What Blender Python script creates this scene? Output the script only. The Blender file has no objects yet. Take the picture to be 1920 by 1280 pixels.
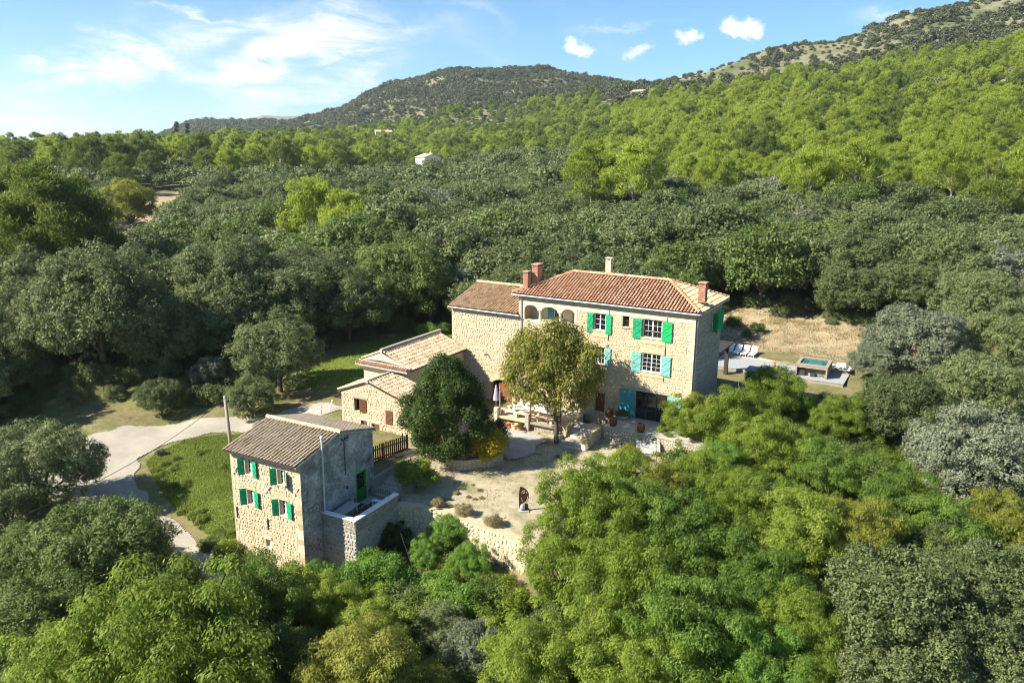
import bpy, math, random
import numpy as np
from mathutils import Vector, Matrix

# ------------------------------------------------------------------ camera, world, sun, exposure
SC = bpy.context.scene
COL = SC.collection
cam = bpy.data.cameras.new("camera"); cam_o = bpy.data.objects.new("camera", cam); COL.objects.link(cam_o)
cam.sensor_width = 36.0; cam.lens = 1466.0 * 36.0 / 1920.0
cam.clip_start = 0.5; cam.clip_end = 60000
cam_o.matrix_world = Matrix.Translation((0, 0, 22)) @ Matrix.Rotation(math.pi/2 - math.radians(13.5845), 4, 'X') @ Matrix.Rotation(math.radians(0.478), 4, 'Z')
SC.camera = cam_o
SC.view_settings.view_transform = 'Standard'; SC.view_settings.look = 'None'
SC.view_settings.exposure = 1.32; SC.view_settings.gamma = 1.0; SC.view_settings.use_curve_mapping = False
SC.cycles.max_bounces = 6; SC.cycles.diffuse_bounces = 3; SC.cycles.glossy_bounces = 2
SC.cycles.transmission_bounces = 3; SC.cycles.volume_bounces = 1; SC.cycles.transparent_max_bounces = 6
SC.cycles.use_adaptive_sampling = True; SC.cycles.adaptive_threshold = 0.006; SC.cycles.filter_width = 1.1
SC.cycles.sample_clamp_indirect = 6.0; SC.cycles.volume_step_rate = 4

SUN_AZ = math.radians(252.0)      # clockwise from +Y (the view direction): the sun stands to the left, slightly behind us
SUN_EL = math.radians(38.0)
sl = bpy.data.lights.new("sun", 'SUN'); sl.energy = 5.0; sl.angle = math.radians(0.55); sl.color = (1.0, 0.93, 0.80)
so = bpy.data.objects.new("sun", sl); COL.objects.link(so)
sd = Vector((math.sin(SUN_AZ)*math.cos(SUN_EL), math.cos(SUN_AZ)*math.cos(SUN_EL), math.sin(SUN_EL)))
so.rotation_euler = sd.to_track_quat('Z', 'Y').to_euler(); so.location = (-60, -20, 120)

world = bpy.data.worlds.new("World"); SC.world = world; world.use_nodes = True
def build_sky():
    nt = world.node_tree; N = nt.nodes; L = nt.links; N.clear()
    def node(t, **k):
        n = N.new(t)
        for a, b in k.items(): setattr(n, a, b)
        return n
    def m(op, a, b=None, c=None, clamp=False):
        n = node('ShaderNodeMath', operation=op); n.use_clamp = clamp
        for i, q in enumerate((a, b, c)):
            if q is None: continue
            if isinstance(q, (int, float)): n.inputs[i].default_value = q
            else: L.new(q, n.inputs[i])
        return n.outputs[0]
    sky = node('ShaderNodeTexSky', sky_type='NISHITA'); sky.sun_disc = False
    sky.sun_elevation = SUN_EL; sky.sun_rotation = SUN_AZ; sky.altitude = 350; sky.air_density = 1.0; sky.dust_density = 0.15; sky.ozone_density = 2.6
    tc = node('ShaderNodeTexCoord'); sp = node('ShaderNodeSeparateXYZ'); L.new(tc.outputs['Generated'], sp.inputs[0])
    az = m('ARCTAN2', sp.outputs[0], sp.outputs[1]); el = m('ARCSINE', sp.outputs[2])
    cb = node('ShaderNodeCombineXYZ'); L.new(az, cb.inputs[0]); L.new(el, cb.inputs[1])
    def noise(scale, sx, sy, rot, det=5, rough=.55, dist=0.0):
        mp = node('ShaderNodeMapping'); mp.inputs['Scale'].default_value = (sx, sy, 1); mp.inputs['Rotation'].default_value = (0, 0, rot)
        L.new(cb.outputs[0], mp.inputs[0])
        n = node('ShaderNodeTexNoise'); n.inputs['Scale'].default_value = scale; n.inputs['Detail'].default_value = det
        n.inputs['Roughness'].default_value = rough; n.inputs['Distortion'].default_value = dist
        L.new(mp.outputs[0], n.inputs['Vector']); return n
    # warp the direction so cloud edges fray
    wn = noise(9, 1, 1.6, 0, 5, .6)
    wn2 = noise(75, 1, 1.2, 0, 6, .72)
    def warped(amount, src):
        s = node('ShaderNodeVectorMath', operation='SUBTRACT'); L.new(src.outputs['Color'], s.inputs[0]); s.inputs[1].default_value = (.5, .5, .5)
        k = node('ShaderNodeVectorMath', operation='SCALE'); L.new(s.outputs[0], k.inputs[0]); k.inputs['Scale'].default_value = amount
        a = node('ShaderNodeVectorMath', operation='ADD'); L.new(cb.outputs[0], a.inputs[0]); L.new(k.outputs[0], a.inputs[1])
        return a.outputs[0]
    wv = warped(.10, wn); wv2 = warped(.026, wn2)
    def blob(vec, cx, cy, rx, ry, rot, amp):
        mp = node('ShaderNodeMapping', vector_type='TEXTURE')
        mp.inputs['Location'].default_value = (cx, cy, 0); mp.inputs['Rotation'].default_value = (0, 0, rot); mp.inputs['Scale'].default_value = (rx, ry, 1)
        L.new(vec, mp.inputs[0])
        d = node('ShaderNodeVectorMath', operation='DOT_PRODUCT'); L.new(mp.outputs[0], d.inputs[0]); L.new(mp.outputs[0], d.inputs[1])
        return m('MULTIPLY', m('EXPONENT', m('MULTIPLY', d.outputs['Value'], -1.0)), amp)
    tot = None
    for b in CIRRUS:
        v = blob(wv, *b); tot = v if tot is None else m('ADD', tot, v)
    streak = noise(9, 1, 4.6, .38, 8, .66, .8)
    soft = noise(4, 1, 2.5, .25, 4, .6, .3)
    veil = m('MULTIPLY', m('SUBTRACT', soft.outputs[0], .50, clamp=True), 0.30)
    cir = m('MULTIPLY', m('ADD', tot, veil), m('MULTIPLY', m('SUBTRACT', streak.outputs[0], .30, clamp=True), 6.2))
    cum = None
    for b in CUMULUS:
        v = blob(wv2, *b); cum = v if cum is None else m('ADD', cum, v)
    cs = node('ShaderNodeMapRange', interpolation_type='SMOOTHSTEP'); L.new(cum, cs.inputs[0]); cs.inputs[1].default_value = .22; cs.inputs[2].default_value = 1.25
    fac = m('MAXIMUM', m('MULTIPLY', cir, 1.0, clamp=True), m('MULTIPLY', cs.outputs[0], m('ADD', .62, m('MULTIPLY', wn2.outputs[0], .6))), clamp=True)
    mix = node('ShaderNodeMix', data_type='RGBA'); L.new(fac, mix.inputs[0])
    tint = node('ShaderNodeMix', data_type='RGBA', blend_type='MULTIPLY'); tint.inputs[0].default_value = 1.0
    L.new(sky.outputs[0], tint.inputs[6]); tint.inputs[7].default_value = SKY_TINT
    L.new(tint.outputs[2], mix.inputs[6]); mix.inputs[7].default_value = CLOUD_RGB
    bg = node('ShaderNodeBackground'); bg.inputs[1].default_value = SKY_STRENGTH; L.new(mix.outputs[2], bg.inputs[0])
    out = node('ShaderNodeOutputWorld'); L.new(bg.outputs[0], out.inputs[0])
SKY_STRENGTH = 0.064
SKY_TINT = (0.62, 0.92, 1.12, 1)
CLOUD_RGB = (7.2, 7.4, 7.6, 1)
# azimuth, elevation, half sizes, tilt, density of each patch of high cloud
CIRRUS = [(-0.4455, 0.0969, 0.0539, 0.0146, 0.2094, 0.75), (-0.4861, 0.0774, 0.0571, 0.0106, 0.2094, 0.45), (-0.4, 0.0971, 0.0444, 0.0093, -0.3491, 0.3), (-0.3559, 0.0917, 0.0698, 0.0146, -0.1047, 0.38), (-0.2676, 0.1027, 0.0539, 0.0172, 0.3142, 0.85), (-0.3047, 0.0792, 0.0381, 0.0146, 0.6109, 0.45), (-0.206, 0.1177, 0.0444, 0.0265, 0.1745, 0.5), (-0.347, 0.1333, 0.0888, 0.0132, 0.0698, 0.4), (-0.2294, 0.14, 0.0825, 0.0225, -0.0698, 0.42), (-0.1735, 0.1593, 0.0571, 0.0093, -0.1396, 0.4), (-0.2576, 0.0639, 0.0761, 0.0093, 0.1396, 0.42), (-0.176, 0.0876, 0.0349, 0.0093, 0.4189, 0.45), (-0.365, 0.1525, 0.0412, 0.004, -0.0349, 0.5), (-0.5451, 0.0344, 0.0634, 0.0198, -0.0698, 0.38), (-0.5064, 0.03, 0.0571, 0.0172, -0.1745, 0.2), (-0.4619, 0.1138, 0.019, 0.004, 0.0349, 0.2), (-0.5235, 0.0871, 0.019, 0.0026, 0.0, 0.35), (-0.0734, 0.1387, 0.0761, 0.0132, -0.3491, 0.1), (0.1177, 0.1484, 0.0571, 0.004, 0.1396, 0.16), (0.4579, 0.1499, 0.0444, 0.006, 0.1222, 0.8), (-0.0415, 0.1568, 0.0508, 0.0066, -0.4363, 0.12)]
CUMULUS = [(0.0728, 0.1221, 0.0124, 0.0103, 0.0, 1.1), (0.065, 0.1292, 0.0066, 0.0077, 0.0, 0.88), (0.0857, 0.1179, 0.0132, 0.0069, -0.1396, 0.99), (0.1429, 0.1176, 0.014, 0.0069, 0.2094, 0.825), (0.1571, 0.1239, 0.0107, 0.006, 0.3142, 0.77), (0.138, 0.1134, 0.0099, 0.0052, 0.0, 0.44), (0.2012, 0.1349, 0.014, 0.006, -0.1396, 0.935), (0.2165, 0.1346, 0.0099, 0.0052, 0.0873, 0.77), (0.2022, 0.1274, 0.0091, 0.006, 0.0, 0.77), (0.2546, 0.1428, 0.014, 0.0095, 0.0, 1.1), (0.2667, 0.1396, 0.0165, 0.0095, 0.0, 1.1), (0.2803, 0.1392, 0.0099, 0.0103, 0.0, 0.99), (0.275, 0.132, 0.0165, 0.0069, 0.0, 0.55)]
build_sky()

# ------------------------------------------------------------------ terrain heights (metres; the house terrace door sill is z 0)
TT = np.array([-1.6, -.85, -.655, -.48, -.395, -.31, -.245, -.14, -.06, .03, .13, .20, .37, .54, .655, .85, 1.6])
TY = np.array([0, 60, 80, 110, 150, 200, 300, 450, 600, 800, 1000, 1350, 1900, 3000, 6000, 9000, 30000.])
TZ = np.array([
 [-2,-2,-1,0,2,5,8,10,4,-10,-20,-30,-40,-50,-55,-60,-60],
 [-2,-1.5,-1,.5,3,6,9,8,3,-5,-10,-20,-30,-40,-50,-60,-60],
 [-2,-1,-.5,.8,3,6.5,10.5,10,4,0,-5,-10,-20,-40,-50,-60,-60],
 [-1,-.5,0,1.2,3.5,7,12,19,16,10,8,5,20,-20,-40,-60,-60],
 [0,0,.4,1.5,3.8,7,12,19.5,19,20,22,40,83,40,10,-60,-60],
 [0,.2,.6,1.8,4,7,11.5,18,22,24,28,52,88,80,270,-60,-60],
 [0,.3,.8,2,4,6.6,10,15,21,30,44,74,80,80,265,-60,-60],
 [0,.4,1,2,4,6.2,9,13.5,21,34,66,130,90,50,40,-60,-60],
 [0,.5,1.2,2,3.8,6,9.5,14,22,40,86,156,105,50,0,-60,-60],
 [0,.5,1.3,2.1,3.8,6.5,12,19,28,52,92,153,110,50,0,-60,-60],
 [0,.5,1.5,2.2,4.2,7.5,13,26,46,80,94,137,105,50,0,-60,-60],
 [0,.5,1.6,2.4,4.6,8,15,33,57,92,96,115,90,50,0,-60,-60],
 [0,.6,1.8,2.6,5,9.5,22,48,76,129,126,115,90,50,0,-60,-60],
 [0,.6,1.6,2.8,5.2,10.5,27,63,98,166,160,140,90,50,0,-60,-60],
 [0,.6,1.6,3,5.6,12,31,72,112,191,186,150,100,50,0,-60,-60],
 [0,.6,1.6,3,6.5,16,42,90,140,225,220,170,100,50,0,-60,-60],
 [0,.6,1.6,3,8,22,56,120,180,270,270,190,100,50,0,-60,-60]], float)
CP = np.array([(-29.4,58.3,-1.5),(-30.5,64.3,-1.3),(-30.5,56.3,-1.6),(-32,54,-2),(-24.4,49.4,-2.2),(-18.7,44.8,-2.5),(-23,60,-1.2),(-17.6,44.1,-2.4),(-14.5,41,-3),
 (-40,60,-2.2),(-36,67,-.9),(-44,64,-1.2),(-33,66.2,-.9),(-27.7,66,-.6),(-33,70,1.2),(-40,72,1.5),(-27,72,1.0),(-22,69,.1),(-14,62.5,.7),(-17,72,.9),(-19,60,-.2),(-9,54,.9),(-9.3,50.5,.7),(-12,56,.8),(-16,52,-.6),(-20,54,-1.4),
 (-2,51,0),(1.7,55,0),(-4.8,51,0),(5,53,0),(10,52.5,.05),(0,45,-.1),(2,43,-.15),(-5,47.5,0),(-6.5,49,0),(4,58,.1),(-1,60,.1),(9,55.5,.1),(14,54,.2),(6,48,-.2),
 (18,58,.4),(25,62,.4),(30,66,.3),(24,71,.5),(22.5,79,1.0),(34,72,1.0),(30,88,1.8),(34.5,93,2.4),(29,103,2.4),(40,88,2.4),(27,84,1.4),(33,80,1.3),(5,80,1.6),(-8,90,1.3),(34,98,4.4),(28,107,4.4),(41,93,4.2),(47,88,4.0),(-18,86,1.0),(-19,76,.8),
 (-12,40,-.5),(-8,42,-.3),(-3,40,-.6),(0,35,-2.6),(-10,33,-3.6),(-22,36,-4.2),(-34,42,-3.6),(10,38,-1.6),(18,44,-1.0),(28,50,-.6),(40,58,-.4),(0,25,-6),(-18,22,-7),(20,25,-5.5),(0,10,-10),(-25,5,-11),(25,8,-10),(45,35,-2.5),(-50,30,-6)], float)
WL = np.array([(-13.5, 50.5), (-9.6, 48.6), (-7.3, 46.3), (-5.0, 45.5), (-3.3, 44.6), (-1.9, 43.6), (1.0, 41.4), (5, 40.0), (13, 41), (24, 44)], float)   # foot line of the curved garden wall
DROPX = ([-14.5, -13, -7, 1, 7, 14, 22], [0, 2.2, 2.7, 2.0, 1.4, .5, 0])
def table_z(x, y):
    x = np.asarray(x, float); y = np.asarray(y, float)
    yy = np.maximum(y, 1.0); t = np.clip(x/np.maximum(yy, 40.0), TT[0], TT[-1]-1e-6)
    i = np.clip(np.searchsorted(TT, t, side='right')-1, 0, len(TT)-2); f = (t-TT[i])/(TT[i+1]-TT[i])
    f = f*f*(3-2*f)*.5 + f*.5
    j = np.clip(np.searchsorted(TY, yy, side='right')-1, 0, len(TY)-2); g = np.clip((yy-TY[j])/(TY[j+1]-TY[j]), 0, 1)
    g = g*g*(3-2*g)*.3 + g*.7
    return (TZ[i, j]*(1-f)*(1-g) + TZ[i+1, j]*f*(1-g) + TZ[i, j+1]*(1-f)*g + TZ[i+1, j+1]*f*g)
CPD = CP[:, 2] - table_z(CP[:, 0], CP[:, 1])
def wall_sd(x, y):
    """signed distance to the garden wall line, positive on the uphill side"""
    best = np.full(np.shape(x), 1e9); sgn = np.ones(np.shape(x))
    for a, b in zip(WL[:-1], WL[1:]):
        d = b-a; l2 = d@d
        s = np.clip(((x-a[0])*d[0]+(y-a[1])*d[1])/l2, 0, 1)
        px = a[0]+s*d[0]; py = a[1]+s*d[1]; dd = np.hypot(x-px, y-py)
        cr = d[0]*(y-a[1])-d[1]*(x-a[0])
        up = dd < best-1e-9
        best = np.where(up, dd, best); sgn = np.where(up, np.where(cr >= 0, 1., -1.), sgn)
    return best*sgn
def vnoise(x, y, s, seed=0):
    x = np.asarray(x, float)/s; y = np.asarray(y, float)/s
    xi = np.floor(x).astype(np.int64); yi = np.floor(y).astype(np.int64); fx = x-xi; fy = y-yi
    def h(a, b):
        n = (a*374761393 + b*668265263 + seed*974634777) & 0x7fffffff
        n = ((n ^ (n >> 13))*1274126177) & 0x7fffffff
        return ((n ^ (n >> 16)) & 0xffff)/65535.0
    u = fx*fx*(3-2*fx); v = fy*fy*(3-2*fy)
    return (h(xi, yi)*(1-u)+h(xi+1, yi)*u)*(1-v)+(h(xi, yi+1)*(1-u)+h(xi+1, yi+1)*u)*v - .5
def ground(x, y):
    x = np.atleast_1d(np.asarray(x, float)); y = np.atleast_1d(np.asarray(y, float))
    sh = x.shape; x = x.ravel(); y = y.ravel()
    z = table_z(x, y)
    near = np.where((y < 170) & (np.abs(x) < 140))[0]
    if len(near):
        X = x[near]; Y = y[near]
        W = np.zeros(len(near)); S = np.zeros(len(near))
        for (cx, cy, cz), dz in zip(CP, CPD):
            w = 1.0/((X-cx)**2+(Y-cy)**2+1.2)**1.6
            W += w; S += w*dz
        w0 = 2.0e-4
        dz = S/(W+w0)
        sdw = wall_sd(X, Y)
        k = np.clip((sdw+.05)/.55, 0, 1); k = k*k*(3-2*k)
        # the low side only: the drop fades out 14 m below the wall, where the control points already hold the final level
        far = np.clip((-sdw-3)/12., 0, 1)
        drop = np.interp(X, *DROPX)*(1-far)
        z[near] = z[near]+dz-drop*(1-k)
    far = np.clip((np.hypot(x, y)-250)/400., 0, 1)
    z = z + far*(vnoise(x, y, 60, 3)*7 + vnoise(x, y, 24, 5)*3) + np.clip((y-70)/60., 0, 1)*vnoise(x, y, 14, 9)*.8
    return z.reshape(sh)
def gz(x, y): return float(ground(x, y)[0])

# ------------------------------------------------------------------ helpers
def tag(o, label=None, cat=None, group=None, kind=None):
    if label: o['label'] = label
    if cat: o['category'] = cat
    if group: o['group'] = group
    if kind: o['kind'] = kind
    return o
def link(o, parent=None, coll=None):
    (coll or COL).objects.link(o)
    if parent is not None: o.parent = parent
    return o
def empty(name, loc=(0, 0, 0), rz=0.0):
    o = bpy.data.objects.new(name, None); o.empty_display_size = .3
    o.location = loc; o.rotation_euler = (0, 0, rz); return link(o)
def np_mesh(name, verts, faces, mats=(), attrs=None, smooth=False, midx=None):
    """verts (N,3); faces: one (M,k) int array or a list of such arrays"""
    me = bpy.data.meshes.new(name)
    if isinstance(faces, np.ndarray): faces = [faces]
    faces = [f for f in faces if len(f)]
    nl = sum(f.size for f in faces); nf = sum(len(f) for f in faces)
    me.vertices.add(len(verts)); me.vertices.foreach_set('co', np.ascontiguousarray(verts, np.float32).ravel())
    me.loops.add(nl); me.loops.foreach_set('vertex_index', np.concatenate([f.ravel() for f in faces]).astype(np.int32))
    me.polygons.add(nf)
    tot = np.concatenate([np.full(len(f), f.shape[1], np.int32) for f in faces])
    me.polygons.foreach_set('loop_start', np.concatenate([[0], np.cumsum(tot)[:-1]]).astype(np.int32))
    if midx is not None: me.polygons.foreach_set('material_index', np.asarray(midx, np.int32))
    if smooth: me.polygons.foreach_set('use_smooth', np.ones(nf, bool))
    for m in mats: me.materials.append(m)
    for k, v in (attrs or {}).items():
        a = me.attributes.new(k, 'FLOAT', 'POINT'); a.data.foreach_set('value', np.ascontiguousarray(v, np.float32))
    me.update(calc_edges=True); return me
def mesh_obj(name, me, parent=None, loc=(0, 0, 0), rz=0.0):
    o = bpy.data.objects.new(name, me); o.location = loc; o.rotation_euler = (0, 0, rz); return link(o, parent)

# ------------------------------------------------------------------ materials
class NT:
    def __init__(s, name):
        s.m = bpy.data.materials.new(name); s.m.use_nodes = True; s.t = s.m.node_tree; s.t.nodes.clear()
        s.out = s.t.nodes.new('ShaderNodeOutputMaterial')
    def n(s, t, ins=None, **k):
        n = s.t.nodes.new(t)
        for a, b in k.items(): setattr(n, a, b)
        for a, b in (ins or {}).items():
            if hasattr(b, 'is_output') or isinstance(b, bpy.types.NodeSocket): s.t.links.new(b, n.inputs[a])
            else: n.inputs[a].default_value = b
        return n
    def ramp(s, fac, stops, interp='LINEAR'):
        r = s.t.nodes.new('ShaderNodeValToRGB'); r.color_ramp.interpolation = interp
        e = r.color_ramp.elements
        while len(e) < len(stops): e.new(.5)
        for q, (p, c) in zip(e, stops): q.position = p; q.color = (*c, 1)
        s.t.links.new(fac, r.inputs[0]); return r.outputs[0]
    def noise(s, scale, vec=None, det=4, rough=.55, dist=0):
        n = s.n('ShaderNodeTexNoise', {'Scale': scale, 'Detail': det, 'Roughness': rough, 'Distortion': dist})
        if vec is not None: s.t.links.new(vec, n.inputs['Vector'])
        return n.outputs[0]
    def mix(s, f, a, b, mode='MIX'):
        n = s.n('ShaderNodeMix', data_type='RGBA', blend_type=mode)
        for i, q in ((0, f), (6, a), (7, b)):
            if isinstance(q, bpy.types.NodeSocket): s.t.links.new(q, n.inputs[i])
            elif i == 0: n.inputs[0].default_value = q
            else: n.inputs[i].default_value = (*q, 1)
        return n.outputs[2]
    def math(s, op, a, b=0.0, clamp=False):
        n = s.n('ShaderNodeMath', {0: a, 1: b}, operation=op); n.use_clamp = clamp; return n.outputs[0]
    def principled(s, color, rough=.8, spec=.3, bump=None, bstr=.3, bdist=.05, metal=0.0):
        p = s.n('ShaderNodeBsdfPrincipled', {'Roughness': rough, 'Specular IOR Level': spec, 'Metallic': metal})
        if isinstance(color, bpy.types.NodeSocket): s.t.links.new(color, p.inputs['Base Color'])
        else: p.inputs['Base Color'].default_value = (*color, 1)
        if bump is not None:
            b = s.n('ShaderNodeBump', {'Height': bump, 'Strength': bstr, 'Distance': bdist}); s.t.links.new(b.outputs[0], p.inputs['Normal'])
        s.t.links.new(p.outputs[0], s.out.inputs[0]); return p
    def obj(s): return s.n('ShaderNodeTexCoord').outputs['Object']
    def geo(s): return s.n('ShaderNodeNewGeometry').outputs['Position']
    def attr(s, name): return s.n('ShaderNodeAttribute', attribute_name=name).outputs['Fac']
def leaf_mat(name, dark, mid, lite, trans=.3, accent=None):
    """leaf colour varies from leaf to leaf, from branch to branch and from tree to tree"""
    t = NT(name)
    rnd = t.attr('rnd'); orn = t.n('ShaderNodeObjectInfo').outputs['Random']
    cl = t.noise(1.1, t.obj(), 2)
    f = t.math('ADD', t.math('MULTIPLY', rnd, .45), t.math('ADD', t.math('MULTIPLY', orn, .28), t.math('MULTIPLY', cl, .36)))
    stops = [(.22, dark), (.52, mid), (.88, lite)]
    c = t.ramp(f, stops)
    if accent:
        c = t.mix(t.math('GREATER_THAN', rnd, accent[1]), c, accent[0])
    d = t.n('ShaderNodeBsdfPrincipled', {'Base Color': c, 'Roughness': .55, 'Specular IOR Level': .25})
    tr = t.n('ShaderNodeBsdfTranslucent', {'Color': t.mix(.45, c, tuple(min(1, q*1.7) for q in lite))})
    mx = t.n('ShaderNodeMixShader', {0: trans, 1: d.outputs[0], 2: tr.outputs[0]})
    t.t.links.new(mx.outputs[0], t.out.inputs[0]); return t.m
def plain(name, col, rough=.7, spec=.3, nscale=None, amp=.25, metal=0.0, bump=None):
    t = NT(name)
    if nscale is None: t.principled(col, rough, spec, metal=metal)
    else:
        nz = t.noise(nscale, t.obj(), 5, .6)
        c = t.mix(t.math('MULTIPLY', t.math('SUBTRACT', nz, .3, True), 1.6, True), tuple(q*(1-amp) for q in col), tuple(min(1, q*(1+amp)) for q in col))
        t.principled(c, rough, spec, nz if bump else None, .4, bump or .02, metal)
    return t.m
M = {}
M['oak'] = leaf_mat('oak_leaf', (.046, .066, .020), (.118, .152, .050), (.220, .258, .108), .26)
M['oak_green'] = leaf_mat('green_oak_leaf', (.048, .082, .018), (.105, .155, .034), (.190, .240, .070), .32)
M['silver'] = leaf_mat('silver_leaf', (.095, .112, .062), (.155, .180, .105), (.24, .262, .170), .18)
M['pine'] = leaf_mat('pine_needle', (.095, .135, .012), (.230, .300, .030), (.390, .455, .075), .45)
M['pine_dark'] = leaf_mat('dark_pine_needle', (.050, .080, .014), (.120, .170, .026), (.23, .285, .05), .36)
M['broad'] = leaf_mat('robinia_leaf', (.075, .130, .014), (.180, .255, .028), (.320, .375, .070), .48)
M['broad_deep'] = leaf_mat('deep_robinia_leaf', (.050, .100, .014), (.115, .195, .026), (.215, .295, .055), .44)
M['broad_yellow'] = leaf_mat('yellowing_leaf', (.12, .145, .018), (.24, .26, .038), (.36, .35, .085), .46)
M['chestnut'] = leaf_mat('chestnut_leaf', (.060, .080, .014), (.140, .165, .026), (.27, .26, .05), .38, ((.25, .12, .035), .95))
M['bay'] = leaf_mat('bay_leaf', (.020, .042, .006), (.044, .082, .010), (.105, .160, .022), .2)
M['gold'] = leaf_mat('golden_leaf', (.09, .09, .01), (.26, .22, .015), (.48, .37, .025), .36)
M['cypress'] = leaf_mat('cypress_leaf', (.016, .028, .010), (.03, .045, .015), (.05, .07, .022), .1)
M['garrigue'] = leaf_mat('garrigue_leaf', (.045, .055, .026), (.078, .09, .042), (.125, .135, .068), .15)
M['grass'] = leaf_mat('grass_blade', (.085, .13, .018), (.16, .225, .032), (.28, .31, .085), .45)
M['drygrass'] = leaf_mat('dry_grass_blade', (.14, .12, .05), (.26, .22, .10), (.38, .33, .18), .3)
M['herb'] = leaf_mat('herb_leaf', (.055, .125, .02), (.115, .225, .032), (.22, .34, .06), .46)
M['bark'] = plain('bark', (.13, .105, .08), .9, .1, 6, .4)
M['grey_bark'] = plain('grey_bark', (.34, .30, .26), .9, .1, 6, .35)

# ------------------------------------------------------------------ foliage geometry
def unit(v): return v/np.maximum(np.linalg.norm(v, axis=-1, keepdims=True), 1e-9)
def leaves(rng, pos, nrm, axis_hint, L, W, jl=.35):
    """one folded rhombus per leaf -> verts, quads"""
    n = len(pos)
    a = unit(axis_hint - nrm*np.sum(axis_hint*nrm, 1, keepdims=True))
    s = np.cross(nrm, a)
    l = (L*(1+jl*rng.uniform(-1, 1, n)))[:, None]; w = (W*(1+jl*rng.uniform(-1, 1, n)))[:, None]
    v = np.stack([pos-a*l*.5, pos+s*w*.5+nrm*w*.12-a*l*.06, pos+a*l*.5-nrm*l*.10, pos-s*w*.5+nrm*w*.12-a*l*.06], 1)
    f = np.arange(n*4).reshape(n, 4)
    return v.reshape(-1, 3), f, np.repeat(rng.random(n), 4)
def sphere_dirs(rng, n, zmin=-1.0):
    i = np.arange(n)+.5; z = 1-(1-zmin)*i/n; ph = i*2.399963+rng.random()*6.28
    d = np.stack([np.cos(ph)*np.sqrt(1-z*z), np.sin(ph)*np.sqrt(1-z*z), z], 1)
    return unit(d+rng.normal(0, .18, d.shape))
def crown(rng, lobes, center, nsub, nleaf, subr, L, W, mode='broad', squash=1.0):
    P = []; Nn = []; A = []
    for c, r in lobes:
        outw = unit((c-center)+np.array([0, 0, .35*r]))
        d = sphere_dirs(rng, int(nsub*1.7))
        keep = (d@outw > -.35+rng.uniform(-.15, .15, len(d))) & (d[:, 2] > -.75)
        d = d[keep][:nsub] if keep.sum() > 3 else d[:nsub]
        sc = c + d*np.array([1, 1, squash])*(r*rng.uniform(.62, 1.08, len(d)))[:, None]
        k = nleaf
        off = rng.normal(0, 1, (len(sc), k, 3))*subr*np.array([1, 1, .8])
        p = (sc[:, None, :]+off).reshape(-1, 3)
        dd = np.repeat(d, k, 0); oo = unit(off.reshape(-1, 3))
        rn = unit(rng.normal(0, 1, p.shape))
        if mode == 'pine':
            ax = unit(dd*.5+np.array([0, 0, .55])+rn*.55)
            nr = unit(np.cross(ax, rn)+dd*.35+np.array([0, 0, .1]))
        elif mode == 'droop':
            nr = unit(dd*.45+oo*.45+rn*.55+np.array([0, 0, .55]))
            ax = unit(dd*np.array([1, 1, .2])+rn*.6-np.array([0, 0, .55]))
        else:
            nr = unit(dd*.55+oo*.55+rn*.5+np.array([0, 0, .30])); ax = rn
        P.append(p); Nn.append(nr); A.append(ax)
    return leaves(rng, np.concatenate(P), np.concatenate(Nn), np.concatenate(A), L, W)
def tube(pts, rad, n=5):
    pts = np.asarray(pts, float); V = []; F = []
    for i, (p, r) in enumerate(zip(pts, rad)):
        t = unit((pts[min(i+1, len(pts)-1)]-pts[max(i-1, 0)])[None])[0]
        u = np.cross(t, [0, 0, 1.0]) if abs(t[2]) < .95 else np.cross(t, [1.0, 0, 0]); u /= np.linalg.norm(u); w = np.cross(t, u)
        a = np.arange(n)*2*np.pi/n
        V.append(p+r*(np.cos(a)[:, None]*u+np.sin(a)[:, None]*w))
    V = np.concatenate(V)
    for i in range(len(pts)-1):
        for k in range(n): F.append((i*n+k, i*n+(k+1) % n, (i+1)*n+(k+1) % n, (i+1)*n+k))
    return V, np.array(F)
def join(parts):
    V = []; F = []; o = 0
    for v, f in parts: V.append(v); F.append(f+o); o += len(v)
    return np.concatenate(V), np.concatenate(F)
def limbs(rng, lobes, base_h, r0, n=9, lean=(0, 0)):
    fork = np.array([lean[0]*.6, lean[1]*.6, base_h])
    parts = [tube([(0, 0, -.6), (lean[0]*.2, lean[1]*.2, base_h*.5), fork], [r0*1.25, r0, r0*.85], 7)]
    idx = rng.permutation(len(lobes))[:n]
    for i in idx:
        c, r = lobes[i]; mid = fork*.55+c*.45+np.array([0, 0, .12*np.linalg.norm(c-fork)])+rng.normal(0, .12, 3)
        parts.append(tube([fork, mid, c+ (c-fork)*.15], [r0*.6, r0*.36, r0*.1], 5))
    return join(parts)
class TreeKind:
    pass
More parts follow.
